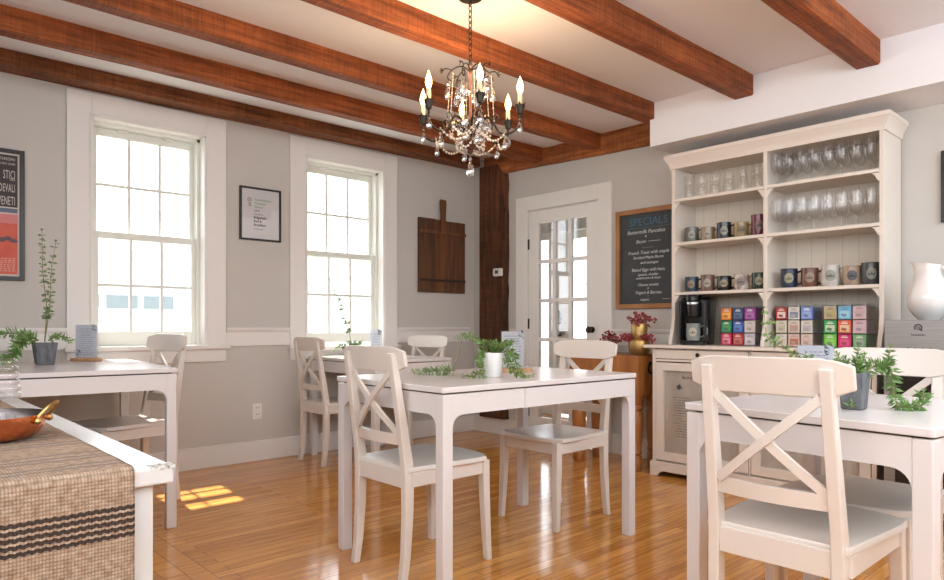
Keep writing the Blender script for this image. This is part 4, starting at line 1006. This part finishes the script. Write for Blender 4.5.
mc2 = mat('poster small print', (0.66, 0.36, 0.30), 0.6); bm = new()
for k in range(7):
    z_ = 0.125 - k * 0.012; x_ = e - 0.012
    while x_ > -0.2: l_ = r2.uniform(.008, .02); box(bm, x_ - l_, x_, -0.0138, -0.0132, z_, z_ + 0.006); x_ -= l_ + 0.006
obj('small_print', bm, mc2, pr_)

bd = thing('wooden_board', 'old dark wooden bread board with battens and a handle hanging on the window wall', 'wooden board', (wx(3.665), WY, wz(1.30)))
bw, bh = wx(4.206) - wx(3.665), 0.668
wm = [mat('board plank', c, 0.6, spec=0.25, noise=(5, c2, 0.22, (5, 5, 0.5)), bump=(20, .5, (2, 2, .3))) for c, c2 in (((0.14, 0.065, 0.03), (0.05, 0.027, 0.016)), ((0.20, 0.085, 0.034), (0.10, 0.04, 0.018)), ((0.165, 0.072, 0.032), (0.07, 0.032, 0.018)))]
xs_ = [0, 0.19, 0.325, bw]
for k in range(3): obj('plank', B(xs_[k] + 0.001, xs_[k + 1] - 0.001, -0.032, -0.008, 0.0, bh - 0.004 * k), wm[k], bd, bevel=0.002)
obj('batten', B(0.004, bw - 0.004, -0.050, -0.032, 0.530, 0.560), wm[1], bd, bevel=0.002)
obj('batten', B(0.004, bw - 0.004, -0.044, -0.032, 0.098, 0.122), mat('dark batten', (0.035, 0.018, 0.012), 0.7), bd, bevel=0.002)
bm = new(); hc = (xs_[1] + xs_[2]) / 2 + 0.008
prism(bm, [(hc - 0.034, 0.53), (hc + 0.030, 0.53), (hc + 0.026, 0.70), (hc + 0.034, 0.815), (hc + 0.030, 0.845), (hc - 0.030, 0.85), (hc - 0.034, 0.82), (hc - 0.024, 0.70)], -0.060, -0.038, 'xz')
obj('handle', bm, wm[1], bd, bevel=0.004)
obj('centre_strip', B(hc - 0.028, hc + 0.022, -0.037, -0.0322, 0.124, 0.528), wm[1], bd)

th = thing('thermostat', 'small white thermostat on the dark corner post', 'thermostat', (4.363, 4.395, 1.49))
bm = new(); rbox(bm, -0.052, 0.052, -0.035, 0.035, 0, 0.024, 0.012)
o = obj('body', bm, M_['trim'], th); o.rotation_euler = (R(90), 0, R(-90)); o.location = (0, 0, 0)
o = obj('display', B(-0.0265, -0.0241, -0.014, 0.024, -0.014, 0.018), mat('display', (0.10, 0.11, 0.10), 0.2), th)

ol = thing('wall_outlet', 'white double electrical outlet low on the wall between the windows', 'outlet', (wx(2.19), WY, wz(0.379)))
obj('plate', B(-0.036, 0.036, -0.007, -0.001, -0.058, 0.058), M_['trim'], ol, bevel=0.003)
for z_ in (-0.024, 0.024):
    s = obj('socket', B(-0.017, 0.017, -0.010, -0.007, z_ - 0.015, z_ + 0.015), M_['trim'], ol, bevel=0.003)
    obj('slot', B((-0.009, -0.006, -0.0105, -0.0098, z_ - 0.004, z_ + 0.008), (0.006, 0.009, -0.0105, -0.0098, z_ - 0.004, z_ + 0.008)), M_['ink'], s)

cb = thing('chalkboard', 'wood framed menu chalkboard between the door and the hutch', 'chalkboard', (DX, 2.86, 1.51))
kh, kw = 0.378, 0.283; fo = mat('frame wood', (0.42, 0.20, 0.075), 0.5, noise=(6, (0.27, 0.115, 0.04), 0.2, (1, 1, 1)))
f = 0.036
obj('frame', B((-0.03, -0.001, -kw, -kw + f, -kh, kh), (-0.03, -0.001, kw - f, kw, -kh, kh), (-0.03, -0.001, -kw + f, kw - f, -kh, -kh + f), (-0.03, -0.001, -kw + f, kw - f, kh - f, kh)), fo, cb, bevel=0.003)
bs = obj('slate', B(-0.012, -0.002, -kw + f, kw - f, -kh + f, kh - f), mat('slate', (0.035, 0.040, 0.044), 0.6, noise=(4, (0.05, 0.056, 0.06), 0.25, (1, 1, 1))), cb)
chk = mat('white chalk', (0.62, 0.64, 0.66), 0.9); chb = mat('blue chalk', (0.06, 0.17, 0.26), 0.9)
o = text('lettering', 'SPECIALS', 0.074, (-0.013, 0.0, 0.252), ROT_X, chb, bs, 'CENTER'); o.scale = (1.12, 1.1, 1)
o = obj('underline', B(-0.0132, -0.012, -0.215, 0.205, 0.232, 0.235), chb, bs)
lines = [('Buttermilk Pancakes', .190, .041, 0.02), ('&', .160, .026, .02), ('Bacon  ~~~~~', .118, .036, .0), ('- - -  ~ - - - ~ - -', .078, .016, 0), ('French Toast with maple', .034, .036, 0), ('Smoked Maple Bacon', -.002, .031, 0), ('and sausages', -.040, .031, -.01), ('Baked Eggs with ham,', -.096, .034, 0), ('spinach, cheddar', -.130, .027, 0), ('mushrooms & toast', -.156, .027, 0), ('Cheese omelet', -.208, .030, 0), ('&', -.232, .020, 0), ('Yogurt & Berries', -.268, .034, 0), ('~', -.29, .020, .0)]
for s, z_, sz, y_ in lines:
    o = text('lettering', s, sz, (-0.013, y_, z_), ROT_X, chk, bs, 'CENTER', shear=0.28, space=0.98)
for s, z_, y_ in (('organic', -.318, .03), ('~~~~', -.316, -.15)): text('lettering', s, 0.026, (-0.013, y_, z_), ROT_X, chk, bs, 'CENTER', shear=0.3)

pf = thing('picture_frame', 'dark picture frame on the wall above the pitcher, only its edge in view', 'framed print', (DX, 0.572, 1.765))
obj('frame', B((-0.025, -0.001, 0.405, 0.43, -0.195, 0.195), (-0.025, -0.001, -0.43, -0.405, -0.195, 0.195), (-0.025, -0.001, -0.405, 0.405, -0.195, -0.17), (-0.025, -0.001, -0.405, 0.405, 0.17, 0.195)), M_['black'], pf, bevel=0.002)
obj('mount', B(-0.010, -0.002, -0.405, 0.405, -0.17, 0.17), mat('grey picture', (0.25, 0.25, 0.26), 0.6, noise=(6, (0.4, 0.4, 0.4), 0.2, (1, 1, 1))), pf)

# ================================================================ butcher block table with brass pots
bb = thing('butcher_block', 'thick old butcher block table with turned legs between the door and the hutch', 'butcher block', (4.12, 2.94, 0))
bwm = mat('old maple block', (0.42, 0.17, 0.045), 0.4, spec=0.4, noise=(3, (0.25, 0.085, 0.02), 0.22, (4, 4, 0.8)))
bwd = mat('block top', (0.30, 0.13, 0.045), 0.45, noise=(5, (0.17, 0.07, 0.025), 0.2, (1, 1, 1)))
bx, by = 0.165, 0.30
blk = obj('block', B(-bx, bx, -by, by, 0.515, 0.795), bwm, bb, bevel=0.008)
obj('work_surface', B(-bx + .004, bx - .004, -by + .004, by - .004, 0.795, 0.802), bwd, bb)
bm = new(); tube(bm, [(-0.02 + 0.034 * math.sin(a * PI / 7), -by - 0.012, 0.705 - 0.034 * math.cos(a * PI / 7)) for a in range(15)], 0.006, 8); box(bm, -0.032, -0.008, -by - 0.014, -by, 0.728, 0.752)
obj('ring_handle', bm, M_['iron'], bb, smooth=True)
for sx in (-1, 1):
    for sy in (-1, 1):
        bm = new(); lathe(bm, [(0.042, 0), (0.046, 0.02), (0.046, 0.10), (0.040, 0.105), (0.050, 0.125), (0.040, 0.14), (0.047, 0.20), (0.052, 0.32), (0.050, 0.40), (0.040, 0.415), (0.052, 0.43), (0.052, 0.445), (0.040, 0.46), (0.05, 0.475), (0.05, 0.515)], 18, (sx * (bx - 0.05), sy * (by - 0.055), 0))
        lg = obj('leg', bm, bwm, bb, smooth=True, ang=50)
def berries(bm, c, n, R0, rr_, up=0.7):
    for _ in range(n):
        an = rr_.uniform(0, 2 * PI); el = rr_.uniform(-.3, 1.3); d_ = Vector((math.cos(an) * math.cos(el), math.sin(an) * math.cos(el), math.sin(el) * up + .1))
        q = Vector(c) + d_ * R0 * rr_.uniform(.55, 1); tube(bm, [Vector(c), Vector(c).lerp(q, .5) + Vector((0, 0, .012)), q], 0.0016, 4, mi=1)
        for k in range(4): ball(bm, q + Vector((rr_.uniform(-.016, .016), rr_.uniform(-.016, .016), rr_.uniform(-.016, .016))), rr_.uniform(.006, .010), 6)
bry = mat('red berry', (0.27, 0.006, 0.012), 0.35); twig = mat('twig', (0.13, 0.06, 0.035), 0.8)
goldm = mat('gilded pot', (0.52, 0.34, 0.13), 0.35, metal=0.85, noise=(12, (0.38, 0.22, 0.08), 0.2, (1, 1, 1)), bump=(30, .5, (1, 1, 1)))
def potg(label, loc, r, h, seed, n, R0, tiers=1):
    rr_ = random.Random(seed); t = thing('gold_pot', label, 'pot', loc)
    bm = new()
    if tiers == 1: lathe(bm, [(0, 0.001), (r * .7, 0), (r, h * .3), (r * .95, h * .7), (r * .8, h * .9), (r * .86, h), (r * .76, h), (r * .7, h * .85), (0, h * .8)], 22, caps=False)
    else: lathe(bm, [(0, 0.001), (r * .85, 0), (r * 1.0, h * .1), (r * 1.05, h * .42), (r * .98, h * .48), (r * .72, h * .52), (r * .78, h * .60), (r * .80, h * .9), (r * .74, h), (r * .66, h), (r * .66, h * .85), (0, h * .8)], 22, caps=False)
    obj('vessel', bm, goldm, t, smooth=True, ang=50)
    bm = new(); berries(bm, (0, 0, h * .95), n, R0, rr_)
    if tiers == 2:
        for s, m_n in ((1, 22), (-1, 14)): berries(bm, (-0.03, s * r * .95, h * .46), m_n, R0 * .62, rr_, .4)
    obj('berry_sprigs', bm, [bry, twig], t, smooth=True)
    return t
potg('two-tiered gold pot of red berry sprigs on the butcher block', (4.10, 2.725, 0.8025), 0.073, 0.215, 5, 34, 0.115, 2)
potg('small dark gold pot of red berries, half hidden by the chair back', (4.20, 3.06, 0.8025), 0.052, 0.09, 6, 22, 0.085)

# ================================================================ table signs and plants
def sign(label, loc, rz, w=0.155, h=0.215, heading=True, pm='bluepaper', bw_=0.19):
    t = thing('table_sign', label, 'table sign', loc, rz)
    bm = new(); rbox(bm, -0.03, 0.03, -bw_ / 2, bw_ / 2, 0, 0.018, 0.028); obj('wood_base', bm, M_['wood'], t, bevel=0.003)
    ac = obj('acrylic_sheet', B(-0.0025, 0.0025, -w / 2, w / 2, 0.0185, 0.0185 + h), M_['acrylic'], t)
    pa = obj('paper', B(-0.0012, 0.0012, -w / 2 + 0.004, w / 2 - 0.004, 0.022, 0.0185 + h - 0.006), M_[pm], ac)
    bm = new(); rr_ = random.Random(hash(label) % 99 if False else len(label))
    for side in (-1, 1):
        for k in range(13):
            z = 0.0185 + h - 0.03 - k * 0.0125; l_ = w * rr_.uniform(.42, .78); c0 = -l_ / 2; y_ = c0
            while y_ < -c0: q = rr_.uniform(.006, .016); box(bm, side * 0.0012, side * 0.0016, y_, min(y_ + q, -c0), z, z + 0.0028); y_ += q + 0.004
    obj('printed_lines', bm, M_['inkgrey'], pa)
    bm = new()
    for side in (-1, 1):
        for (cy_, cz_) in ((-w / 2 + 0.02, 0.0185 + h - 0.025), (w / 2 - 0.022, 0.045)):
            for k in range(7):
                an = rr_.uniform(0, 6.28)
                prism(bm, [(cy_ + 0.012 * math.cos(an) + q * 0.006 * math.cos(an + q), cz_ + k * .005 - .01 + 0.007 * math.sin(an + q * 1.5)) for q in range(4)], side * 0.0013, side * 0.0019, 'yz')
    obj('leaf_ornament', bm, mat('dark leaf print', (0.05, 0.11, 0.10), .8), pa)
    return t
TZ1, TZ2, TZ3, TZ4 = 0.7925, 0.7655, 0.7755, 0.7575
sign('acrylic card stand on a wood foot on the left window table', (1.03, 4.50, TZ1), R(42), 0.14, 0.20)
sign('acrylic card stand on the small window table behind the chair back', (3.00, 4.37, TZ2), R(42), 0.10, 0.19, bw_=0.13)
sign('acrylic card stand on a wood foot beside the white pot on the middle table', (2.385, 2.305, TZ3), R(42), 0.118, 0.185, pm='paper')
sign('acrylic card stand on the right table, behind the tall chair back', (2.54, 0.955, TZ4), R(35), 0.125, 0.16, pm='bluepaper')

def pot(name, label, loc, r0, r1, h, m, square=False, cat='potted plant', lean=0.0):
    t = thing(name, label, cat, loc)
    bm = new(); seg = 4 if square else 24; k = 1.3 if square else 1
    rs = []
    for r, z in ((r0 * .9, 0), (r0, 0.004), (r1, h), (r1 * .88, h), (r1 * .84, h * .82)):
        rs.append([(k * r * math.cos(2 * PI * (i + .5) / seg) + lean * z, k * r * math.sin(2 * PI * (i + .5) / seg), z) for i in range(seg)])
    rings(bm, rs); obj('pot', bm, m, t, smooth=not square, bevel=0.003 if square else 0)
    bm = new(); lathe(bm, [(r1 * (.86 if not square else .8), h * .83), (r1 * .55, h * .93), (0, h * .95)], 16, (lean * h, 0, 0), caps=False); obj('soil', bm, M_['soil'], t)
    return t
LM = [M_['leaf'], M_['stem']]; LM2 = [M_['leaf2'], M_['stem']]
# image-right and image-forward directions on the floor plan, for arranging stems
Rt = Vector((0.737, -0.676, 0)); Fw = Vector((0.676, 0.737, 0)); Up = Vector((0, 0, 1))
def L3(r, f, z): return Rt * r + Fw * f + Up * z
# left window table: tall sprig and trailing stems
p = pot('potted_plant', 'grey pot with one tall leafy stem and trailing sprigs on the left window table', (0.775, 4.26, TZ1), 0.044, 0.058, 0.118, M_['concrete'], True)
rr = random.Random(2); bm = new()
spray(bm, [L3(0, 0, .12), L3(.01, 0, .30), L3(-.01, 0, .50), L3(-.015, 0, .72)], 0.003, 0.030, 0.022, 0.019, rr, tilt=.25, pair=2, taper=.2, start=.2)
spray(bm, [L3(0, 0, .12), L3(.03, 0, .34), L3(.035, 0, .50), L3(.06, 0, .66)], 0.0025, 0.030, 0.021, 0.021, rr, tilt=.25, pair=2, taper=.2, start=.3)
obj('tall_stem', bm, [M_['sagestem'], M_['stem']], p)
bm = new()
spray(bm, [L3(-.02, -.02, .13), L3(-.10, -.05, .17), L3(-.22, -.06, .16), L3(-.34, -.06, .15)], 0.004, 0.045, 0.014, 0.009, rr, tilt=.6, pair=3, taper=.2)
spray(bm, [L3(-.02, -.03, .13), L3(-.08, -.08, .12), L3(-.11, -.10, .05), L3(-.20, -.13, .012)], 0.004, 0.05, 0.016, 0.009, rr, tilt=.6, pair=3, taper=.1)
spray(bm, [L3(-.02, -.02, .13), L3(-.07, -.05, .15), L3(-.10, -.06, .10), L3(-.13, -.10, .03)], 0.004, 0.05, 0.016, 0.009, rr, tilt=.6, pair=3, taper=.1)
spray(bm, [L3(.02, 0, .13), L3(.08, 0, .155), L3(.14, 0, .125)], 0.004, 0.032, 0.012, 0.008, rr, tilt=.6, pair=3, taper=.2)
obj('trailing_stems', bm, LM2, p)
# small window table
p = pot('potted_plant', 'low grey bowl with a tall leaning sprig on the small window table', (2.84, 4.46, TZ2), 0.055, 0.075, 0.075, M_['concrete'])
bm = new(); spray(bm, [L3(.0, 0, .06), L3(-.02, 0, .18), L3(-.06, 0, .32), L3(-.13, 0, .50)], 0.003, 0.038, 0.024, 0.024, rr, tilt=.25, pair=2, taper=.2, start=.3)
obj('tall_stem', bm, [M_['sagestem'], M_['stem']], p)
bm = new()
for k in range(9): a = k * .8; spray(bm, [L3(.02, 0, .06), L3(.02 + .03 * math.cos(a), .03 * math.sin(a), .09), L3(.02 + .055 * math.cos(a), .05 * math.sin(a), .11)], 0.002, 0.03, 0.012, 0.008, rr, pair=3)
spray(bm, [L3(-.04, 0, .07), L3(-.10, .0, .085), L3(-.13, .0, .05)], 0.003, 0.034, 0.014, 0.008, rr)
obj('moss_sprigs', bm, LM2, p)
# middle table
p = pot('potted_plant', 'tapered white pot with trailing succulent stems on the middle table', (2.092, 2.143, TZ3), 0.036, 0.053, 0.108, M_['porcelain'])
bm = new(); rr = random.Random(11)
for k in range(11):
    a = k * .62; q = .05 + .02 * (k % 3); spray(bm, [L3(0, 0, .09), L3(.02 * math.cos(a) + .02, .03 * math.sin(a), .13), L3(q * math.cos(a) + .03, .06 * math.sin(a), .155)], 0.0025, 0.030, 0.010, 0.008, rr, tilt=.7, pair=3)
spray(bm, [L3(-.02, 0, .10), L3(-.055, -.02, .155), L3(-.10, -.03, .175)], 0.003, 0.032, 0.011, 0.008, rr, tilt=.7)
spray(bm, [L3(-.03, -.02, .10), L3(-.06, -.05, .10), L3(-.055, -.07, .05), L3(-.04, -.09, .01)], 0.003, 0.032, 0.012, 0.007, rr, tilt=.6)
spray(bm, [L3(-.05, -.07, .02), L3(-.09, -.10, .012), L3(-.13, -.12, .012)], 0.003, 0.032, 0.012, 0.009, rr, tilt=.5)
spray(bm, [L3(.04, -.02, .11), L3(.085, -.05, .11), L3(.10, -.06, .055), L3(.13, -.09, .015)], 0.003, 0.034, 0.013, 0.008, rr, tilt=.6)
spray(bm, [L3(.05, -.02, .10), L3(.07, -.05, .055), L3(.11, -.08, .012), L3(.17, -.07, .012)], 0.003, 0.032, 0.012, 0.009, rr, tilt=.6)
obj('trailing_stems', bm, LM, p)
bm = new()
tube(bm, curve([L3(-.03, .0, .11), L3(-.12, .0, .19), L3(-.145, .02, .14), L3(-.18, .05, .03), L3(-.24, .10, .018)], 8), 0.0022, 5, mi=1)
spray(bm, [L3(-.08, .0, .17), L3(-.11, .0, .185), L3(-.16, .0, .175)], 0.002, 0.032, 0.011, 0.007, rr)
spray(bm, [L3(-.17, .06, .025), L3(-.26, .08, .022), L3(-.36, .10, .015)], 0.003, 0.036, 0.012, 0.006, rr, pair=4, tilt=.4)
obj('long_runner', bm, [M_['sagestem'], M_['stem']], p)
# right table
p = pot('potted_plant', 'square dark grey pot of upright succulents on the right table', (2.160, 0.705, TZ4), 0.030, 0.037, 0.108, M_['concrete'], True, lean=.0)
bm = new(); rr = random.Random(21)
for k, (a_, b_, h_) in enumerate(((-.045, -.01, .055), (-.02, .0, .04), (.01, .0, .075), (.03, .01, .05), (-.03, .02, .035), (.0, -.02, .04))):
    spray(bm, [L3(a_ * .4, b_, .09), L3(a_ * .8, b_, .10 + h_ * .5), L3(a_ * 1.2, b_, .105 + h_)], 0.003, 0.030, 0.009, 0.0065, rr, tilt=.55, pair=4)
spray(bm, [L3(.02, 0, .10), L3(.060, 0, .125), L3(.105, 0, .12), L3(.108, -.005, .07), L3(.108, -.03, .012)], 0.004, 0.033, 0.0095, 0.0065, rr, tilt=.45, pair=4, taper=.1)
spray(bm, [L3(.06, 0, .115), L3(.095, 0, .13), L3(.105, 0, .175)], 0.0035, 0.034, 0.010, 0.0065, rr, tilt=.5, pair=4)
spray(bm, [L3(.105, -.03, .012), L3(.145, -.035, .010), L3(.18, -.03, .018), L3(.19, -.02, .050)], 0.004, 0.032, 0.010, 0.006, rr, tilt=.5, pair=4, taper=.1)
spray(bm, [L3(-.03, -.045, .012), L3(-.037, -.05, .02)], 0.003, 0.026, 0.009, 0.005, rr, pair=4)
obj('succulent_stems', bm, LM, p)
p = pot('potted_vine', 'trailing vine with small round leaves behind the tall chair back on the right table', (2.43, 0.905, TZ4), 0.036, 0.045, 0.065, M_['porcelain'])
bm = new(); rr = random.Random(31)
spray(bm, [L3(0, 0, .06), L3(-.02, 0, .13), L3(-.10, 0, .16), L3(-.17, 0, .20), L3(-.185, 0, .30)], 0.0022, 0.020, 0.017, 0.020, rr, tilt=.2, pair=2, taper=.1)
spray(bm, [L3(0, 0, .06), L3(-.03, 0, .12), L3(-.09, 0, .15), L3(-.15, 0, .21), L3(-.16, 0, .26)], 0.0022, 0.020, 0.017, 0.026, rr, tilt=.2, pair=2, taper=.1)
spray(bm, [L3(0, 0, .06), L3(-.02, 0, .10), L3(-.04, 0, .115), L3(-.09, 0, .12)], 0.0022, 0.022, 0.017, 0.010, rr, tilt=.2, pair=2)
for q in (-.02, .022): tube(bm, curve([L3(q, 0, .06), L3(q - .012, 0, .10), L3(q + .01, 0, .123), L3(q + .028, 0, .105), L3(q + .025, 0, .07)], 6), 0.0028, 6, mi=1)
obj('vine_stems', bm, [M_['leaf'], M_['stem']], p)
# ================================================================ chandelier
CHX, CHY = 2.09, 2.29
ch = thing('chandelier', 'dark bronze six-candle chandelier with crystal drops hanging from the ceiling', 'chandelier', (CHX, CHY, 0))
bm = new(); lathe(bm, [(0.0, 2.488), (0.02, 2.489), (0.055, 2.497), (0.062, 2.512), (0.062, 2.519)], 24); obj('canopy', bm, M_['iron'], ch, smooth=True)
bm = new(); z = 2.492; k = 0
while z > 2.19:
    o_ = []
    for a in range(13):
        an = 2 * PI * a / 12; u = 0.0085 * math.cos(an); v = 0.017 * math.sin(an)
        o_.append((u, 0, z - 0.015 + v) if k % 2 else (0, u, z - 0.015 + v))
    tube(bm, o_, 0.0024, 5, caps=False); z -= 0.0255; k += 1
obj('chain', bm, M_['iron'], ch, smooth=True)
bm = new(); lathe(bm, [(0.004, 2.20), (0.010, 2.19), (0.006, 2.175), (0.012, 2.16), (0.007, 2.15), (0.0065, 1.95), (0.012, 1.94), (0.007, 1.93), (0.008, 1.87), (0.030, 1.855), (0.036, 1.84), (0.028, 1.82), (0.012, 1.805), (0.014, 1.795), (0.004, 1.785)], 16)
obj('column', bm, mat('rusty bronze', (0.13, 0.06, 0.04), 0.4, metal=0.7), ch, smooth=True)
view = math.atan2(-0.737, -0.676)       # horizontal direction from the lamp towards the doorless side of the room
bulbm = mat('flame bulb', (1, 0.75, 0.4), 0.2, emit=((1.0, 0.56, 0.20), 9.0))
sleeve = mat('candle sleeve', (0.78, 0.62, 0.40), 0.5)
def drop(bm, p, s=1.0):
    p = Vector(p); tube(bm, [p, p - Up * 0.012 * s], 0.0012, 4)
    ball(bm, p - Up * 0.016 * s, 0.0055 * s, 6)
    lathe(bm, [(0.0, 0), (0.004 * s, -0.004 * s), (0.010 * s, -0.022 * s), (0.0115 * s, -0.030 * s), (0.008 * s, -0.040 * s), (0, -0.044 * s)], 6, tuple(p - Up * 0.021 * s), caps=False)
def chain_beads(bm, a, b, sag, n, r=0.0055):
    a, b = Vector(a), Vector(b)
    tube(bm, [a.lerp(b, i / n) - Up * sag * 4 * i / n * (1 - i / n) for i in range(n + 1)], 0.0012, 4)
    for i in range(n + 1):
        t = i / n; q = a.lerp(b, t) - Up * sag * 4 * t * (1 - t); ball(bm, q, r, 6)
RA = 0.236
armpts = []
for k in range(6):
    an = view + R(10 + 60 * k); u = Vector((math.cos(an), math.sin(an), 0)); tn = Vector((-math.sin(an), math.cos(an), 0))
    bm = new()
    tube(bm, curve([u * 0.02 + Up * 1.86, u * 0.045 + Up * 1.925, u * 0.085 + Up * 1.945, u * 0.115 + Up * 1.91, u * 0.14 + Up * 1.872, u * 0.185 + Up * 1.862, u * 0.228 + Up * 1.89, u * RA + Up * 1.945], 7), 0.0052, 7)
    tube(bm, curve([u * 0.10 + Up * 1.92, u * 0.118 + Up * 1.955, u * 0.135 + Up * 1.94, u * 0.128 + Up * 1.922], 6), 0.003, 6)
    a_ = obj('arm', bm, M_['iron'], ch, smooth=True)
    bm = new(); lathe(bm, [(0.004, 1.94), (0.012, 1.945), (0.016, 1.962), (0.020, 1.985), (0.015, 1.985), (0.012, 1.965)], 12, (u.x * RA, u.y * RA, 0))
    for q in range(5): leaf(bm, u * RA + Up * 1.95, (math.cos(q * 1.26), math.sin(q * 1.26), 1.5), 0.055, 0.018, up=Vector((math.cos(q * 1.26), math.sin(q * 1.26), -.4)))
    obj('candle_cup', bm, M_['iron'], a_, smooth=True)
    bm = new(); lathe(bm, [(0.0105, 1.965), (0.0105, 2.028), (0.008, 2.031)], 12, (u.x * RA, u.y * RA, 0)); obj('candle_sleeve', bm, sleeve, a_, smooth=True)
    bm = new(); lathe(bm, [(0.006, 2.031), (0.012, 2.045), (0.0150, 2.060), (0.0130, 2.078), (0.007, 2.094), (0.0025, 2.108), (0.0, 2.114)], 14, (u.x * RA, u.y * RA, 0)); obj('bulb', bm, bulbm, a_, smooth=True)
    for q_, s__ in ((u * (RA - .002) + Up * 1.94, 1.3), (u * 0.165 + Up * 1.86, 1.1)):
        bm = new(); drop(bm, q_, s__); obj('crystal_drop', bm, M_['crystal'], a_, smooth=True)
    bm = new()
    u2 = Vector((math.cos(an + R(60)), math.sin(an + R(60)), 0))
    chain_beads(bm, u * 0.17 + Up * 1.872, u2 * 0.17 + Up * 1.872, 0.055, 11, 0.0062)
    chain_beads(bm, u * 0.10 + Up * 2.13, u * 0.115 + Up * 1.925, -0.0, 7, 0.0040)
    chain_beads(bm, u * 0.10 + Up * 1.90, u2 * 0.10 + Up * 1.90, 0.045, 8, 0.0062)
    chain_beads(bm, u * 0.07 + Up * 1.84, u2 * 0.07 + Up * 1.84, 0.035, 6, 0.0065)
    obj('bead_swag', bm, M_['pearl'], ch, smooth=True)
    # small scroll of the upper ring
    bm = new()
    an3 = an + R(30); u3 = Vector((math.cos(an3), math.sin(an3), 0))
    tube(bm, curve([Up * 2.165, u3 * 0.04 + Up * 2.185, u3 * 0.085 + Up * 2.165, u3 * 0.105 + Up * 2.13, u3 * 0.085 + Up * 2.115, u3 * 0.07 + Up * 2.135, u3 * 0.085 + Up * 2.148], 6), 0.0032, 6)
    tube(bm, curve([u3 * 0.085 + Up * 2.165, u3 * 0.115 + Up * 2.17, u3 * 0.13 + Up * 2.155], 5), 0.0026, 5)
    for q in range(3): leaf(bm, u3 * 0.125 + Up * 2.158, u3 + Up * (q - 1), 0.02, 0.008, up=Vector((-u3.y, u3.x, .1)))
    s_ = obj('scroll', bm, M_['iron'], ch, smooth=True)
    for q_, s__ in ((u3 * 0.105 + Up * 2.118, 1.4), (u3 * 0.055 + Up * 2.13, 1.6), (u3 * 0.075 + Up * 1.99, 1.6), (u3 * 0.05 + Up * 1.925, 1.4)):
        bm = new(); drop(bm, q_, s__); obj('crystal_drop', bm, M_['crystal'], s_, smooth=True)
    bm = new(); tube(bm, [u3 * 0.055 + Up * 2.14, u3 * 0.075 + Up * 1.97, u3 * 0.05 + Up * 1.90, u3 * 0.02 + Up * 1.86], 0.0014, 4); obj('wire', bm, M_['iron'], s_)
    ld = bpy.data.lights.new('bulb_light', 'POINT'); ld.energy = 2.4; ld.color = (1.0, 0.70, 0.42); ld.shadow_soft_size = 0.015
    lo = bpy.data.objects.new('bulb_light', ld); C.objects.link(lo); lo.location = Vector((CHX, CHY, 2.145)) + u * RA
bm = new(); drop(bm, Up * 1.79, 1.7); obj('crystal_drop', bm, M_['crystal'], ch, smooth=True)
